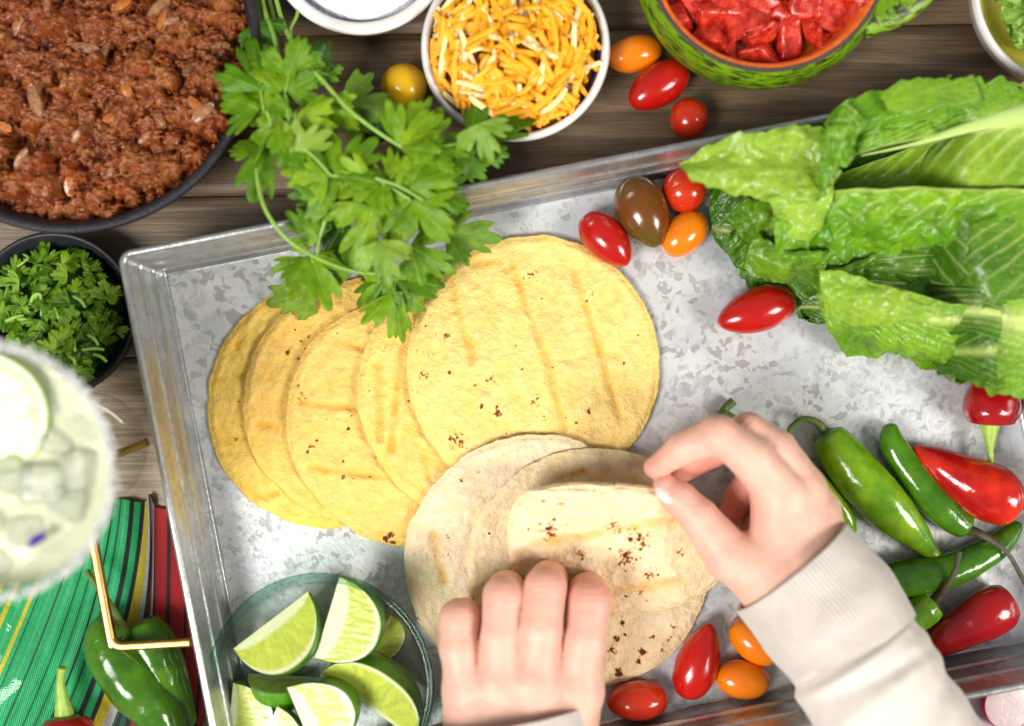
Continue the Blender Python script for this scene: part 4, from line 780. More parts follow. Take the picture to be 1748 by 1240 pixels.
rleaf([[(1406, 212, 150), (1450, 170, 166), (1560, 140, 150), (1680, 140, 140), (1900, 110, 130)], [(1425, 240, 140), (1500, 212, 160), (1600, 185, 160), (1700, 170, 160), (1900, 145, 156)], [(1436, 268, 124), (1500, 252, 150), (1600, 232, 160), (1700, 205, 164), (1900, 185, 170)]], seed=7, dark=(0.07, 0.24, 0.01), light=(0.30, 0.55, 0.05), pale=.5, ruffle=18, crinkle=10, mid=1.0, veins=10, nv=60, basew=1.0)
v, f = tube(atv([(1470, 266, 146), (1560, 246, 158), (1660, 216, 166), (1760, 192, 172), (1900, 170, 176)]), [1, 3, 9, 18, 26], n=20, m=60, squash=0.5)
M['rib_white'] = mat('romaine_midrib', (0.46, 0.62, 0.18), 0.28, nz=(40, 0.06), bump=(20, 0.3), sss=0.2, sssr=(.6, 1, .4), stretch=(0.3, 1, 1)); put('midrib', v, f, M['rib_white'], ro)
rleaf([[(1330, 360, 158), (1420, 328, 166), (1560, 318, 172), (1700, 318, 176), (1900, 318, 180)], [(1320, 392, 150), (1430, 368, 152), (1560, 355, 156), (1700, 345, 160), (1900, 345, 164)], [(1322, 425, 118), (1430, 412, 130), (1560, 395, 140), (1700, 368, 150), (1900, 360, 150)], [(1330, 436, 92), (1420, 452, 100), (1520, 438, 106), (1690, 388, 120), (1900, 375, 130)]], seed=8, dark=(0.075, 0.27, 0.010), light=(0.33, 0.56, 0.05), pale=.5, ruffle=9, crinkle=12, mid=0.0, veins=9, vang=-0.2, basew=.35, fold=20)
rleaf([[(1440, 215, 172), (1330, 218, 182), (1230, 240, 184), (1158, 280, 176)], [(1435, 270, 172), (1340, 285, 178), (1250, 290, 184), (1172, 298, 184)], [(1420, 330, 170), (1350, 350, 168), (1270, 335, 172), (1192, 312, 170)]], seed=9, dark=(0.22, 0.40, 0.06), light=(0.38, 0.54, 0.14), pale=.7, ruffle=14, crinkle=5, veins=6, basew=0, midw=.12, vs=.35, fold=18, serr=0.8)
rleaf([[(1425, 320, 172), (1370, 325, 172), (1310, 335, 168)], [(1418, 350, 170), (1372, 372, 160), (1322, 366, 150)], [(1398, 392, 160), (1378, 410, 148), (1345, 402, 140)]], seed=10, dark=(0.22, 0.42, 0.06), light=(0.40, 0.56, 0.14), pale=.7, ruffle=7, crinkle=4, veins=3, basew=0, midw=.1, vs=.4)
rleaf([[(1392, 345, 176), (1400, 280, 184), (1408, 220, 186), (1442, 176, 184)], [(1412, 320, 186), (1430, 270, 192), (1440, 225, 190), (1458, 190, 186)], [(1418, 300, 180), (1450, 262, 182), (1465, 232, 180), (1470, 208, 176)]], seed=11, dark=(0.08, 0.25, 0.01), light=(0.25, 0.48, 0.04), pale=.45, ruffle=12, crinkle=8, veins=6, basew=0, midw=.25, fold=16)

for (c_, sd, pl_) in [
    ([[(1500, 160, 168), (1570, 132, 160), (1660, 130, 150)], [(1510, 180, 174), (1580, 160, 172), (1670, 155, 160)], [(1530, 200, 160), (1600, 186, 164), (1680, 178, 150)]], 41, .5),
    ([[(1240, 380, 96), (1270, 345, 104), (1330, 340, 104)], [(1262, 400, 108), (1300, 376, 116), (1350, 372, 110)], [(1280, 430, 90), (1320, 420, 98), (1370, 420, 100)]], 42, .35),
    ([[(1290, 400, 112), (1350, 420, 124), (1420, 430, 116)], [(1275, 430, 96), (1340, 450, 104), (1410, 458, 100)], [(1272, 468, 70), (1340, 480, 76), (1400, 492, 66)]], 43, .4),
    ]:
    rleaf(c_, seed=sd, dark=(0.06, 0.21, 0.008), light=(0.32, 0.52, 0.06), pale=pl_, ruffle=8, crinkle=7, veins=4, basew=0, midw=.2, vs=.5, n=70, nv=50, fold=10, serr=0.8)
b4, b4c, b4R = bowl('white_bowl', 1832, -20, 171, 100, CER('yellowglaze', 'white', 0.07), None, 'white bowl with yellow inside holding chopped lettuce at the right top corner', 'bowl')
lt = thing('chopped_lettuce', b4c+(0, 0, 20), 'heap of chopped light green lettuce in the yellow lined bowl', 'lettuce')
g = np.random.default_rng(31)
for i in range(34):
    a, r = g.uniform(0, 6.28), b4R*0.62*math.sqrt(g.random()); p = b4c+(r*math.cos(a), r*math.sin(a), 50+g.uniform(0, 42)); L_ = g.uniform(22, 42)
    nu = 22; U, W = np.meshgrid(np.linspace(-1, 1, nu), np.linspace(-1, 1, nu), indexing='ij'); Pn = np.stack([U*L_, W*L_*.7, U*0+i], -1)
    zz = 9*noise(Pn, 20, i)+5*noise(Pn, 9, i)+8*U*W; A = np.stack([U*L_*(1-.2*W**2), W*L_*.7*(1-.2*U**2), zz], -1).reshape(-1, 3)
    B = A-np.array([0, 0, 1.8]); k = np.clip(.5+.5*noise(Pn, 16, 3), 0, 1).reshape(-1, 1); c = np.array(MG)*(1-k)+np.array((0.50, 0.66, 0.14))*k; F = gridf(nu, nu)
    put('lettuce_piece', np.concatenate([A, B])@rnd_rot(g, .5).T+p, np.concatenate([F, F[:, ::-1]+nu*nu]), M['romaine'], lt, col=np.concatenate([c, c]))

# ---------------------------------------------------------------- cilantro
def cil_leaf(seed, R=50.0, dark=(0.06, 0.235, 0.008), light=(0.20, 0.44, 0.025)):
    g_ = np.random.default_rng(seed); na, nr = 190, 12; th = np.linspace(-1.75, 1.75, na)
    nl = 3; lob = np.array([-0.98, 0, 0.98])+g_.normal(0, .06, 3); lr = np.array([0.80, 1.0, 0.80])*g_.uniform(.9, 1.08, 3); r = np.zeros(na)
    for c, l in zip(lob, lr):
        u = (th-c)/0.53; e = l*np.clip(1-abs(u)**2.6, 0, 1)**0.5; r = np.maximum(r, e)
    sub = 0
    for c, l in zip(lob, lr):          # sub lobes
        for dlt, ll in ((-.34, .93), (0, 1.03), (.34, .93)):
            u = (th-c-dlt)/0.26; r = np.maximum(r*1.0, 0)
            sub = np.maximum(sub, l*ll*np.clip(1-abs(u)**2.2, 0, 1)**0.45)
    r = np.minimum(r*1.05, sub)*0.8+r*0.2
    r = np.maximum(r, 0.36*np.clip(1-(abs(th)/1.75)**4, 0, 1))
    teeth = abs(np.sin(th*8.5+g_.uniform(0, 3)+0.3*np.sin(th*5))); r = r*(1.04-0.20*(1-teeth)**1.6)
    r = np.maximum(r, 0.05); q = np.linspace(0, 1, nr)[:, None]; rr = r[None]*q
    x = rr*np.cos(th)[None]*R; y = rr*np.sin(th)[None]*R
    p1, p2, p3 = g_.uniform(0, 6.28, 3); droop = g_.uniform(0.05, 0.45); fl = g_.uniform(-.35, .35)
    z = -droop*R*rr**2*0.7+R*0.10*np.sin(3.2*th+p1)[None]*rr*1.2+R*0.05*np.sin(8*th+p2)[None]*rr**2+fl*abs(y)*0.6
    z += 2.2*noise(np.stack([x, y, x*0+seed], -1), 13, seed)
    dl = np.min([abs(th-c) for c in lob], 0); dsub = np.min([abs(th-c-d_) for c in lob for d_ in (-.34, .34)], 0)
    vein = 0.8*np.exp(-((dl[None]*rr*R)/0.9)**2)*(rr < 0.9)*sstep(0, .05, rr)+0.35*np.exp(-((dsub[None]*rr*R)/0.8)**2)*sstep(.35, .5, rr)
    vein = np.clip(vein, 0, 1); z = z-0.9*vein
    k = np.clip(.45+.45*noise(np.stack([x, y, x*0], -1), 28, seed+1)+g_.normal(0, .28), 0, 1)[..., None]
    c = (np.array(dark)*(1-k)+np.array(light)*k)*np.array([.95, .90, .5]); c = c*(1-.45*vein[..., None])+np.array((0.40, 0.60, 0.12))*.45*vein[..., None]
    A = np.stack([x, y, z], -1).reshape(-1, 3); B = A-np.array([0, 0, 1.3]); F = gridf(nr, na); n0 = len(A); a = (nr-1)*na+np.arange(na-1)
    S = np.stack([a, a+1, a+1+n0, a+n0], 1); c = c.reshape(-1, 3)
    return np.concatenate([A, B]), np.concatenate([F[:, ::1], F[:, ::-1]+n0, S[:, ::-1]]), np.concatenate([c, c*1.0])
bunch = thing('cilantro_bunch', at(600, 300, 60), 'bunch of fresh green cilantro lying over the tray rim between beef and cheese', 'cilantro')
LV = [(450, 190, 432, 72, 172, 0), (486, 160, 508, 62, 168, 0), (505, 92, 528, 152, 150, 1), (530, 130, 560, 78, 104, 2), (560, 128, 586, 118, 132, 0), (476, 196, 414, 270, 176, 0), (460, 240, 440, 330, 150, 1), (505, 190, 492, 292, 182, 0), (556, 182, 604, 222, 150, 0), (584, 180, 672, 190, 124, 3), (590, 210, 650, 262, 96, 2), (500, 268, 560, 232, 186, 3),
      (560, 300, 490, 300, 184, 0), (575, 300, 632, 236, 184, 0), (570, 345, 512, 316, 176, 0), (610, 300, 650, 300, 130, 2), (684, 254, 745, 190, 174, 0), (690, 256, 802, 238, 176, 0), (770, 262, 822, 304, 150, 0), (806, 246, 885, 196, 140, 1), (818, 212, 842, 274, 188, 3), (662, 318, 676, 256, 172, 0), (676, 314, 724, 262, 176, 0), (700, 318, 792, 300, 182, 0), (740, 328, 796, 356, 172, 1), (656, 306, 588, 330, 174, 0),
      (648, 318, 612, 440, 176, 0), (706, 345, 762, 400, 178, 0), (700, 340, 668, 412, 179, 0), (646, 412, 660, 484, 184, 3), (560, 330, 528, 402, 156, 1), (545, 408, 492, 368, 160, 0), (530, 436, 566, 516, 120, 0), (522, 440, 504, 508, 112, 0), (534, 498, 456, 518, 60, 3), (664, 470, 690, 570, 104, 0), (676, 474, 745, 500, 100, 1), (668, 474, 622, 520, 92, 0), (702, 420, 768, 470, 132, 0), (762, 398, 842, 400, 88, 3), (596, 470, 552, 440, 130, 1),
      (590, 380, 552, 430, 120, 2), (506, 330, 540, 362, 96, 2), (610, 340, 560, 372, 168, 0), (640, 380, 700, 430, 140, 2), (740, 380, 780, 360, 120, 2), (470, 120, 425, 130, 150, 1), (500, 150, 545, 165, 140, 1), (720, 290, 700, 240, 120, 2), (760, 290, 812, 262, 120, 2), (600, 430, 612, 500, 90, 2), (440, 40, 470, 90, 120, 2), (430, 250, 412, 300, 110, 2), (640, 250, 620, 200, 100, 2)]
LV = [q for j, q in enumerate(LV) if not (q[5] == 2 and j % 2 == 0) and j not in (10, 15, 44, 47)]
for i, (x0, y0, x1, y1, z, tn) in enumerate(LV):
    a = at(x0, y0, z); b = at(x1, y1, z); d = b-a; L_ = np.hypot(d[0], d[1])*1.06; an = math.atan2(d[1], d[0]); g_ = np.random.default_rng(i+100)
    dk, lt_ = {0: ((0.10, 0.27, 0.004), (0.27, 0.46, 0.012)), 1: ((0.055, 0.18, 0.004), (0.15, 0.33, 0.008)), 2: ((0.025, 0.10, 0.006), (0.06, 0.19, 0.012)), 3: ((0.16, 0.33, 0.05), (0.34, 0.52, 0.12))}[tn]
    subs = [(0, 1.0, 0.0)] if L_ < 96 else [(0, 0.74, 0.28), (0.95, 0.66, 0.06), (-0.95, 0.66, 0.06)]
    for q_, (da_, sc_, off_) in enumerate(subs):
        v, f, c = cil_leaf(i*3+q_, L_*sc_, dk, lt_); A_ = an+da_+g_.normal(0, .1)*(q_ > 0)
        Rm = np.array(Matrix.Rotation(A_, 3, 'Z')@Matrix.Rotation(g_.uniform(-.28, .16), 3, 'Y')@Matrix.Rotation(g_.normal(0, .28), 3, 'X'))
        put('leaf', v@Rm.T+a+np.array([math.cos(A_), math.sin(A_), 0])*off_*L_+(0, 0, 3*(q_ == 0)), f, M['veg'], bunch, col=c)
    if len(subs) > 1: v, f = tube(np.array([a, a+np.array([math.cos(an), math.sin(an), 0.02])*L_*0.42]), [1.8, 1.4], n=8, m=6); put('stem', v, f, M['stem'], bunch)
ST = [([(440, -40, 90), (452, 20, 110), (470, 70, 140), (486, 160, 160)], 4), ([(462, -40, 90), (480, 30, 110), (500, 80, 140), (505, 92, 148)], 3.6), ([(430, -40, 80), (442, 30, 100), (452, 100, 130), (452, 190, 168)], 4), ([(500, -30, 80), (508, 20, 100), (495, 58, 120), (520, 100, 140)], 3), ([(448, -40, 80), (462, 10, 90), (474, 60, 110)], 4),
      ([(505, 92, 150), (548, 135, 168), (592, 184, 176), (640, 222, 178), (690, 254, 176)], 3.6), ([(437, 260, 150), (440, 312, 168), (455, 362, 176), (490, 408, 176), (540, 440, 160), (600, 462, 140), (664, 470, 106)], 3.4), ([(560, 345, 176), (556, 372, 170), (545, 408, 160), (540, 440, 158)], 2.6), ([(640, 304, 184), (680, 318, 188), (722, 342, 186)], 2.6),
      ([(486, 160, 170), (500, 230, 188), (540, 272, 190), (565, 300, 188)], 2.8), ([(455, 190, 176), (476, 240, 178), (508, 268, 186)], 2.6), ([(690, 254, 176), (750, 250, 178), (818, 240, 178)], 2.4), ([(565, 300, 186), (610, 302, 184), (650, 312, 180), (700, 340, 182)], 2.8), ([(530, 500, 70), (536, 470, 110), (532, 436, 130)], 2.4), ([(722, 342, 180), (760, 380, 120), (762, 398, 92)], 2.4), ([(505, 92, 150), (530, 118, 140), (560, 128, 134)], 2.2)]
for P_, r in ST: v, f = tube(atv(P_), [r, r*0.85], n=10, m=40); put('stem', v, f, M['stem'], bunch)

bb, bbc, bbR = bowl('black_bowl', 90, 537, 142, 66, [('dish', 'blackbowl', [(0.01, 0.12), (0.66, 0.13), (0.82, 0.3), (0.93, 0.9), (0.945, 0.985), (0.965, 1.0), (0.99, 0.985), (1.0, 0.93), (0.9, 0.3), (0.72, 0.0), (0.01, 0.0)])], None, 'small matt black bowl of chopped cilantro left of the tray corner', 'bowl')
cc = thing('chopped_cilantro', bbc+(0, 0, 10), 'heap of chopped cilantro leaves and stalks in the small black bowl', 'cilantro')
g = np.random.default_rng(77)
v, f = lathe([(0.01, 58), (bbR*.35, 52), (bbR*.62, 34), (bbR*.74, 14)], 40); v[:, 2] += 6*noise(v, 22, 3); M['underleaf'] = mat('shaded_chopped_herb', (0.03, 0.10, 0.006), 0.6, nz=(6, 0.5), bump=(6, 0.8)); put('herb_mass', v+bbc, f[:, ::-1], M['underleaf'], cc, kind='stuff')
for i in range(125):
    a, r = g.uniform(0, 6.28), bbR*0.74*math.sqrt(g.random()); z = 30+46*(1-(r/bbR)**2)*g.uniform(.6, 1.05)+10; p = bbc+(r*math.cos(a)+4, r*math.sin(a)-4, z)
    tn = g.random(); dk, lt_ = ((0.07, 0.20, 0.004), (0.21, 0.40, 0.012)) if tn < .6 else (((0.12, 0.32, 0.02), (0.32, 0.52, 0.08)) if tn < .85 else ((0.03, 0.12, 0.006), (0.08, 0.22, 0.012)))
    v, f, c = cil_leaf(i+500, g.uniform(17, 38), dk, lt_); v[:, 2] += g.normal(0, .012)*(v[:, 0]**2+v[:, 1]**2)**1.0*0.6
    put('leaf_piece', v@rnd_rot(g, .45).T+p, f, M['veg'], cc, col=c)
for i, (x0, y0, x1, y1) in enumerate([(118, 568, 128, 600), (150, 572, 168, 590), (140, 597, 178, 597), (30, 545, 60, 550), (55, 512, 66, 503), (126, 506, 146, 525), (160, 605, 182, 618), (118, 608, 128, 622), (10, 548, 40, 538), (90, 520, 100, 545)]):
    z = 78; v, f = tube(atv([(x0, y0, z), ((x0+x1)/2+2, (y0+y1)/2-2, z+4), (x1, y1, z)]), [3.0, 2.6], n=10, m=12); put('stalk_piece', v, f, M['stem'], cc)
for (P_, r) in [([(52, 520, 78), (58, 505, 84), (68, 503, 86), (72, 520, 80), (70, 540, 74)], 3.4), ([(30, 455, 78), (40, 448, 82), (48, 440, 80), (40, 434, 78)], 2.2)]:
    v, f = tube(atv(P_), [r, r*.7], n=10, m=30); put('stalk_piece', v, f, M['stem'], cc)

# ---------------------------------------------------------------- limes in a glass bowl
gb, gbc, gbR = bowl('glass_bowl', 547, 1172, 195, 112, [
    ('bowl_wall', 'glass', [(0.01, 0.07), (0.5, 0.07), (0.66, 0.12), (0.82, 0.40), (0.90, 0.78), (0.915, 0.95)]),
    ('bowl_outside', 'glass', [(0.965, 0.93), (0.95, 0.76), (0.86, 0.36), (0.70, 0.07), (0.62, 0.012), (0.5, 0.0), (0.01, 0.0)]),
    ('bowl_rim', 'glassrim', [(0.915, 0.95), (0.925, 0.985), (0.945, 1.0), (0.97, 1.0), (0.99, 0.985), (1.0, 0.96), (0.985, 0.935), (0.965, 0.93)])], None, 'clear glass bowl of lime wedges at the bottom left of the tray', 'bowl')
gb.location.z += 8*K
def lime(x0, y0, x1, y1, z, side, sweep, label, tilt=0, R=66, cut=0.16, roll=0):
    a = at(x0, y0, z); b = at(x1, y1, z); ax = b-a; L_ = np.linalg.norm(ax)/2; X = ax/(2*L_); Yv = np.cross([0, 0, 1], X)*side; Z = np.array([0, 0, 1.0])
    ct, st = math.cos(math.radians(tilt)), math.sin(math.radians(tilt)); Y2 = Yv*ct+Z*st; Z2 = -Yv*st+Z*ct; mid = (a+b)/2
    nt_, nr_ = 44, 26; t = np.linspace(-1, 1, nt_); prof = np.clip(1-abs(t)**2.3, 0, 1)**0.55*R; o = thing('lime_wedge', mid-np.array([0, 0, 20]), label, 'lime', 'lime wedges in the glass bowl')
    def W(x, y, zz): return mid+X*x+Y2*y+Z2*zz
    core = cut*R*0.5
    for k, an in enumerate((0, -math.radians(sweep))):
        c, s = math.cos(an), math.sin(an); q = np.linspace(0, 1, nr_); T_, Q_ = np.meshgrid(t, q, indexing='ij'); Pf = prof[:, None]+0*Q_
        rr = Q_*Pf; bump = 1.1*noise(np.stack([T_*22, Q_*3, Q_*0+x0], -1), 1, 6)*sstep(.15, .4, Q_)*(1-sstep(.85, .95, Q_)); off = (bump if k == 0 else -bump)
        yy = rr*c-off*s*0; zz = rr*s+off
        V = mid+X*(T_*L_)[..., None]+Y2*yy[..., None]+Z2*(zz)[..., None]
        pith = np.maximum(sstep(.865, .91, Q_), sstep(cut+.04, cut-.05, Q_)); edge_ = sstep(.975, .99, Q_); P2 = np.stack([T_*6.0+0*Q_, Q_*1.2, Q_*0+x0], -1)
        stk = noise(np.stack([T_*26/(0.6+Q_), Q_*2.5, Q_*0+x0], -1), 1, 2)
        fl = np.array((0.48, 0.56, 0.075))*(1+0.22*stk[..., None]); seg = np.exp(-((np.abs(T_)-0.42*0-0.33)/(0.02))**2)*0
        col = fl*(1-pith[..., None])+np.array((0.66, 0.71, 0.40))*pith[..., None]; col = col*(1-edge_[..., None])+np.array((0.10, 0.30, 0.01))*edge_[..., None]
        F = gridf(nt_, nr_); put('cut_face', V.reshape(-1, 3), F if (k == 0) == (side < 0) else F[:, ::-1], M['lime_flesh'], o, col=col.reshape(-1, 3))
    na_ = 22; an = np.linspace(0.02, -math.radians(sweep)-0.02, na_); T_, A_ = np.meshgrid(t, an, indexing='ij'); Pf = prof[:, None]*1.015
    V = mid+X*(T_*L_*1.015)[..., None]+Y2*(Pf*np.cos(A_))[..., None]+Z2*(Pf*np.sin(A_))[..., None]
    put('peel', V.reshape(-1, 3), gridf(nt_, na_), M['lime_peel'], o)
    return o
lime(398, 1108, 526, 1010, 88, -1, 75, 'lime wedge at the upper left of the glass bowl, cut face up', tilt=24, R=90, cut=0.22)
lime(538, 1124, 580, 984, 104, -1, 75, 'lime wedge at the top of the glass bowl with a wide white core strip', tilt=16, R=94, cut=0.34)
lime(618, 1125, 668, 1050, 62, -1, 80, 'lime wedge mostly hidden at the right under the top one', tilt=-25, R=50)
lime(548, 1150, 706, 1262, 78, 1, 80, 'long lime wedge curving at the right side of the glass bowl', tilt=30, R=83, cut=0.1)
lime(490, 1174, 540, 1292, 108, 1, 72, 'lime wedge at the bottom centre of the glass bowl, lying on top', tilt=16, R=97, cut=0.26)
lime(388, 1270, 398, 1166, 76, -1, 95, 'lime wedge at the lower left of the glass bowl with round end', tilt=10, R=74)
lime(430, 1300, 474, 1206, 98, -1, 80, 'lime wedge peeking in at the bottom edge of the picture', tilt=10, R=68)
lime(424, 1150, 536, 1156, 44, -1, 110, 'lime wedge lying green peel up beneath the others', tilt=75, R=59)
lime(600, 1280, 690, 1226, 54, -1, 90, 'dark green lime wedge at the bottom right of the glass bowl, peel up', tilt=65, R=65)

# ---------------------------------------------------------------- margarita glasses
def stemglass(px, py, label, drink):
    zr = 392.0; c = at(px, py, 4); c[2] = 6 if not drink else 0
    o = thing('cocktail_glass', c, label, 'glass', 'stemmed cocktail glasses')
    foot = [(0.01, 9), (12, 17), (30, 12), (70, 6.5), (92, 4), (97, 2.5), (96, 0.4), (60, 0.2), (0.01, 0.2)]
    v, f = lathe(foot, 90); put('foot', v+c, f[:, ::-1], M['clearglass'], o)
    v, f = lathe([(12, 17), (7, 26), (5.5, 60), (5.5, 120), (8, 160), (16, 176)], 40); put('glass_stem', v+c, f[:, ::-1], M['clearglass'], o)
    out = [(16, 176), (60, 186), (96, 205), (118, 240), (132, 270), (150, 300), (166, 345), (175, zr-3), (176.5, zr), (173, zr), (171.5, zr-3), (162, 345), (146, 302), (128, 272), (114, 243), (92, 210), (58, 191), (0.01, 182)]
    v, f = lathe(out, 110); put('cup', v+c, f[:, ::-1], M['clearglass'], o)
    return o, c, zr
mg, mc, zr = stemglass(150, 770, 'stemmed cocktail glass with salted rim and lime drink at the left edge', True)
v, f = lathe([(0.01, 352), (60, 352), (120, 352), (158, 352), (163, 354), (160, 346), (144, 304), (126, 275), (112, 245), (90, 213), (56, 194), (0.01, 186)], 90)
put('margarita', v+mc, f[:, ::-1], M['drink'], label='pale yellow green margarita filling the salted cocktail glass', cat='drink')
g = np.random.default_rng(9)
nS = 2600; th = g.uniform(0, 2*np.pi, nS); ic = [(0, 0, 1), (.9, 0, .2), (.3, .9, 0), (-.7, .6, .1), (-.7, -.6, -.1), (.3, -.9, 0), (0, 0, -1)]
icf = [(0, 1, 2), (0, 2, 3), (0, 3, 4), (0, 4, 5), (0, 5, 1), (6, 2, 1), (6, 3, 2), (6, 4, 3), (6, 5, 4), (6, 1, 5)]
ic = np.array(ic); rad = 176+g.normal(0, 2.6, nS)-abs(g.normal(0, 2, nS)); zz = zr+2-abs(g.normal(0, 4.5, nS)); rad = rad-np.clip(zr-zz, 0, 30)*0.18+g.choice([-3, 2.5], nS)
V = (ic[None]*g.uniform(1.3, 3.0, nS)[:, None, None]*g.uniform(.7, 1.3, (nS, 7, 1))+np.stack([rad*np.cos(th), rad*np.sin(th), zz], -1)[:, None]+mc).reshape(-1, 3)
F = (np.array(icf)[None]+7*np.arange(nS)[:, None, None]).reshape(-1, 3); put('salt_rim', V, F, M['salt'], mg, kind='stuff', smooth=False)
def rbox(s, r, seed):
    g_ = np.random.default_rng(seed); h = np.array([s, s*g_.uniform(.8, 1), s*g_.uniform(.7, 1)])/2-r
    def fn(P): q = abs(P)-h; return np.linalg.norm(np.maximum(q, 0), axis=-1)+np.minimum(q.max(-1), 0)-r+1.5*noise(P, 18, seed)
    return surface_nets(fn, [-s*.7]*3, [s*.7]*3, s/18)
ices = [(82, 40, 0), (20, -10, 1), (98, -44, 2), (40, -88, 3), (-20, -70, 4), (110, 0, 5), (60, 95, 6), (-60, -30, 7), (64, -20, 8), (0, -128, 9), (-60, -110, 10)]
for i, (x, y, s) in enumerate(ices):
    v, f = rbox(50+6*(i % 3), 10, s); v = v@rnd_rot(g, .5).T+mc+(x, y, 336+g.uniform(-4, 8))
    put('ice_cube', v, f, M['ice'], label='clear ice cube floating in the salted cocktail glass', cat='ice cube', group='ice cubes floating in the drink')
# lime wheel in the drink
c = at(4, 706, 358)-(20, 0, 0); o = thing('lime_slice', c, 'round lime slice floating in the drink at the left edge', 'lime')
nr, na = 30, 120; rr, aa = np.meshgrid(np.linspace(0, 1, nr), np.linspace(0, 2*np.pi, na, endpoint=False), indexing='ij'); R = 84
seg = abs(((aa*10/(2*np.pi)) % 1)-.5)*2; mem = sstep(.80, .95, seg)*sstep(.06, .12, rr); pith = np.maximum(np.maximum(sstep(.84, .88, rr), sstep(.12, .05, rr)), mem*0.9)
col = np.array((0.56, 0.63, 0.30))*(1+.10*noise(np.stack([aa*8, rr*3, rr*0], -1), 1, 1))[..., None]; col = col*(1-pith[..., None])+np.array((0.58, 0.65, 0.36))*pith[..., None]
V = np.stack([rr*R*np.cos(aa), rr*R*np.sin(aa), 6+1.0*(1-pith)], -1).reshape(-1, 3)@np.array(Matrix.Rotation(.12, 3, 'X')).T+c; put('flesh', V, gridf(nr, na, wrapv=True), M['lime_flesh'], o, col=col.reshape(-1, 3))
v, f = lathe([(R, 6.5), (R+2.5, 5), (R+3, 0), (R+2.5, -5), (R, -6), (0.1, -6)], 100); M['softpeel'] = mat('pale_lime_peel', (0.26, 0.42, 0.07), 0.35, nz=(14, 0.2)); put('peel', v@np.array(Matrix.Rotation(.12, 3, 'X')).T+c, f[:, ::-1], M['softpeel'], o)
M['violet'] = mat('violet_colour', (0.12, 0.05, 0.40), 0.4, nz=(10, .2), transl=.3)
v, f = petal(14, 7, 1.0, 3, 2); put('violet_fleck', v@rnd_rot(g, .3).T+at(62, 922, 376), f, M['violet'], label='small violet fleck among the ice in the drink', cat='petal')  # thin violet fleck set just above the drink surface
stemglass(-22, 1125, 'stemmed cocktail glass standing on the striped cloth, only its clear foot in view', False)[0]

# ---------------------------------------------------------------- person: hands and sleeves
person = thing('person', at(1000, 1250, 0), 'person in a cream knit sweater folding a white tortilla with both hands', 'person')
def hand(fingers, palm, extra, voxel, kf=15, kp=26, red=(), parent=person, tone=(0.77, 0.455, 0.345)):
    F_ = [[(np.array(at(*p[:3])), p[3]*(D-p[2])/D) for p in f] for f in fingers]; Pm = [((np.array(at(*a[:3])), a[3]*(D-a[2])/D), (np.array(at(*b[:3])), b[3]*(D-b[2])/D)) for a, b in palm]
    def fn(P):
        pd = None
        for (a, ra), (b, rb) in Pm:
            d = cone_sd(P, a, b, ra, rb); pd = d if pd is None else smin(pd, d, kp)
        tot = pd
        for f in F_:
            fd = None
            for (a, ra), (b, rb) in zip(f[:-1], f[1:]):
                d = cone_sd(P, a, b, ra, rb); fd = d if fd is None else smin(fd, d, 6)
            tot = smin(tot, smin(pd, fd, kf), 1.2)
        for (x, y, z, dx, dy, rad) in (extra or ()):
            q = at(x, y, z); dd = (P[..., 0]-q[0])*dx-(P[..., 1]-q[1])*dy; tot = tot+0.75*np.sin(dd*2*np.pi/9)*np.exp(-((P-q)**2).sum(-1)/rad**2)
        return tot+0.8*noise(P, 34, 3)+0.35*noise(P, 11, 5)
    pts = np.array([p for f in F_ for p, _ in f]+[q[0] for s in Pm for q in s]); lo = pts.min(0)-75; hi = pts.max(0)+75
    v, f = surface_nets(fn, lo, hi, voxel)
    col = np.tile(np.array(tone), (len(v), 1)); k = np.zeros(len(v))
    for (x, y, z, r, s) in red: k = np.maximum(k, s*np.exp(-(np.linalg.norm(v-at(x, y, z), axis=1)/r)**2))
    col = col*(1-k[:, None])+np.array((0.68, 0.21, 0.15))*k[:, None]; col *= (1+.05*noise(v, 60, 8))[:, None]
    return put('hand', v, f, M['skin'], parent, col=col)
RF = [  # right hand: index, middle, ring, little, thumb
    [(1332, 838, 158, 44), (1283, 782, 176, 38), (1226, 741, 180, 33), (1168, 765, 152, 28), (1119, 798, 124, 20)],
    [(1368, 832, 140, 40), (1325, 770, 150, 36), (1277, 735, 150, 31), (1215, 772, 104, 26), (1160, 806, 92, 21)],
    [(1392, 868, 112, 38), (1340, 815, 104, 34), (1296, 800, 84, 29), (1262, 850, 62, 25), (1246, 880, 56, 22)],
    [(1400, 905, 96, 34), (1360, 865, 80, 30), (1318, 860, 62, 26), (1285, 900, 54, 21)],
    [(1318, 985, 136, 60), (1246, 950, 142, 44), (1194, 884, 140, 33), (1158, 850, 136, 29), (1136, 830, 132, 22)]]
RP = [((1345, 985, 140, 62), (1330, 850, 150, 48)), ((1372, 962, 134, 62), (1366, 850, 138, 46)), ((1396, 950, 126, 52), (1392, 880, 118, 42)), ((1402, 950, 120, 48), (1398, 915, 104, 40)), ((1395, 1040, 146, 70), (1350, 975, 138, 66)), ((1330, 1010, 140, 66), (1290, 970, 138, 52)), ((1500, 1200, 170, 80), (1395, 1040, 146, 72))]
hand(RF, RP, [(1226, 741, 200, .81, .58, 26), (1283, 728, 180, .7, .7, 22), (1168, 765, 170, -.8, .55, 20), (1194, 884, 160, -.5, -.8, 26), (1158, 850, 155, -.6, -.7, 18), (1262, 925, 130, .5, -.85, 22)], 3.3, red=[(1119, 798, 124, 42, .55), (1226, 741, 180, 34, .30), (1150, 845, 130, 40, .40), (1262, 860, 80, 60, .8), (1200, 800, 110, 50, .75), (1270, 730, 160, 30, .25), (1262, 915, 120, 26, .7), (1205, 880, 140, 26, .25)])
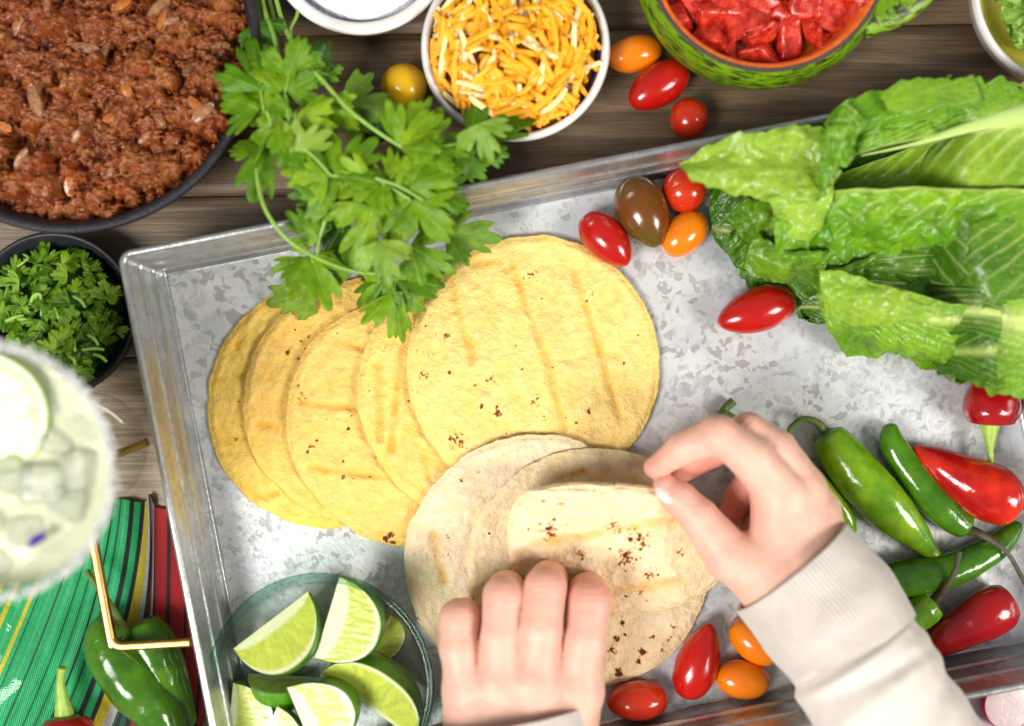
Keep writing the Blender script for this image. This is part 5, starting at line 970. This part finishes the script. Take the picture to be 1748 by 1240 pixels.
LF = [  # left hand: little, ring, middle, index, thumb
    [(800, 1168, 150, 42), (784, 1108, 156, 34), (784, 1058, 146, 35), (790, 1052, 92, 30), (800, 1070, 58, 24)],
    [(852, 1160, 165, 41), (855, 1084, 172, 34), (860, 1018, 160, 35), (864, 1006, 100, 31), (868, 1020, 60, 25)],
    [(915, 1156, 170, 42), (924, 1074, 176, 36), (931, 1003, 160, 36), (936, 990, 100, 32), (940, 1004, 60, 26)],
    [(985, 1168, 160, 42), (998, 1092, 164, 36), (1006, 1026, 148, 37), (1004, 1012, 96, 33), (1002, 1026, 58, 26)],
    [(960, 1230, 120, 50), (990, 1160, 92, 38), (1002, 1100, 70, 30), (1000, 1060, 58, 25)]]
LP = [((830, 1270, 150, 66), (800, 1185, 150, 44)), ((862, 1270, 158, 66), (852, 1172, 160, 46)), ((900, 1275, 158, 66), (915, 1168, 166, 48)), ((940, 1280, 148, 66), (985, 1185, 156, 46)), ((880, 1420, 170, 78), (880, 1290, 154, 74)), ((815, 1230, 140, 52), (950, 1240, 140, 60))]
hand(LF, LP, [(785, 1062, 175, 0, 1, 24), (861, 1022, 190, 0, 1, 24), (931, 1008, 195, 0, 1, 26), (1003, 1030, 180, 0, 1, 26)], 3.3, kf=17, red=[(931, 985, 165, 42, .42), (861, 1000, 165, 38, .35), (1003, 1005, 150, 46, .55), (785, 1045, 146, 38, .30), (1003, 1020, 90, 40, .7), (965, 1175, 200, 26, .25), (822, 1100, 140, 26, .8), (891, 1085, 145, 24, .8), (963, 1092, 140, 26, .9), (915, 1160, 200, 18, .2), (850, 1165, 200, 18, .2)])
# thumb nail
def nail(x, y, z, ang, L_, W_, tilt, roll):
    nu, nv = 18, 12; U, Vv = np.meshgrid(np.linspace(-1, 1, nu), np.linspace(-1, 1, nv), indexing='ij'); w = np.clip(1-np.clip(U, 0, 1)**3*.75, 0, 1)**.5*np.clip(1-np.clip(-U, 0, 1)**3*.5, 0, 1)
    A = np.stack([U*L_, Vv*W_*w, -6.0*(Vv*w)**2-3.5*np.clip(U, 0, 1)**2], -1).reshape(-1, 3); B = A-np.array([0, 0, 2.5]); F = gridf(nu, nv)
    Rm = np.array(Matrix.Rotation(ang, 3, 'Z')@Matrix.Rotation(tilt, 3, 'Y')@Matrix.Rotation(roll, 3, 'X')); put('fingernail', np.concatenate([A, B])@Rm.T+at(x, y, z), np.concatenate([F, F[:, ::-1]+len(A)]), M['nail'], person)
nail(1139, 842, 158, math.radians(133), 17, 12, .22, .55)
def sleeve(P, R, sq, mname, name, seed, folds=(), m=150, foldamp=1.0, parent=person, rollin=True, mesh=2.5):
    C = crom(atv(P), m); Rr = crom(np.array(R, float)[:, None], m)[:, 0]; T = np.gradient(C, axis=0); T /= np.linalg.norm(T, axis=1)[:, None]; S = np.cross(T, [0, 0, 1.0]); S /= np.linalg.norm(S, axis=1)[:, None]; N = np.cross(S, T)
    th = np.linspace(0, 2*np.pi, n, endpoint=False); t = np.linspace(0, 1, m)[:, None]; c_, s_ = np.cos(th)[None], np.sin(th)[None]
    V = C[:, None]+Rr[:, None, None]*(S[:, None]*c_[..., None]+N[:, None]*s_[..., None]*sq)
    L_ = np.r_[0, np.cumsum(np.linalg.norm(np.diff(C, axis=0), axis=1))][:, None]
    disp = foldamp*(4*noise(np.stack([L_*0.022+0*th, th[None]*0.8+0*L_, 0*th+0*L_], -1), 1, seed)+2.5*noise(V, 50, seed+1)+1.2*noise(V, 22, seed+2))
    for (t0, a0, w, amp, skew) in folds: u = (t+skew*np.sin(th[None]-a0)-t0)/w; disp = disp+amp*np.exp(-u**2)*(0.35+0.65*(0.5+0.5*np.cos(th[None]-a0)))
    D_ = (V-C[:, None]); D_ /= np.linalg.norm(D_, axis=-1)[..., None]; V = V+D_*disp[..., None]
    Vi = V-D_*9; A = V.reshape(-1, 3); B = Vi.reshape(-1, 3); F = gridf(m, n, wrapv=True); a = np.arange(n); b = (a+1) % n; n0 = len(A); E = np.stack([a, a+n0, b+n0, b], 1)
    uv = np.stack([np.repeat((th*Rr.mean())[None], m, 0).ravel(), np.repeat(L_, n, 1).ravel()], 1)
    return put(name, np.concatenate([A, B]), np.concatenate([F[:, ::-1], F+n0, E]), M[mname], parent, uv=np.concatenate([uv, uv]))
s1 = sleeve([(1436, 1086, 158), (1474, 1144, 170), (1528, 1224, 180), (1612, 1345, 188), (1722, 1490, 194)], [98, 113, 108, 103, 108], 0.84, 'jersey', 'sleeve', 3, folds=[(0.10, 2.2, .035, -12, .03), (0.16, 1.2, .05, 8, .05), (0.27, 1.9, .04, -7, -.06), (0.36, 1.0, .05, 7, .05), (0.5, 1.6, .05, -8, .05)])
sleeve([(1350, 968, 142), (1385, 1010, 148), (1430, 1065, 158), (1462, 1112, 168)], [112, 114, 115, 108], 0.76, 'rib', 'cuff', 5, folds=[(0.55, 1.3, .12, 4, 0)], foldamp=.7, m=90)
s2 = sleeve([(868, 1300, 160), (868, 1360, 168), (860, 1460, 176), (850, 1600, 180)], [140, 150, 150, 150], 0.72, 'jersey', 'sleeve', 8, folds=[(0.3, 1.5, .05, 6, .03)])
sleeve([(858, 1226, 152), (864, 1262, 156), (866, 1300, 160), (866, 1330, 162)], [140, 142, 144, 144], 0.66, 'rib', 'cuff', 9, foldamp=.7, m=60)
# a few water drops
for x, y, r in [(1413, 615, 8), (1398, 600, 3), (1425, 628, 2.5)]:
    v, f = lathe([(0.01, r*.55), (r*.5, r*.48), (r*.85, r*.28), (r, 0)], 24); put('water_drop', v+at(x, y, 6.6), f[:, ::-1], M['water'], label='clear water drop on the tray floor below the romaine leaf', cat='water drop', group='water drops below the romaine')
for o in bpy.data.objects:
    if 'o' in o: del o['o']
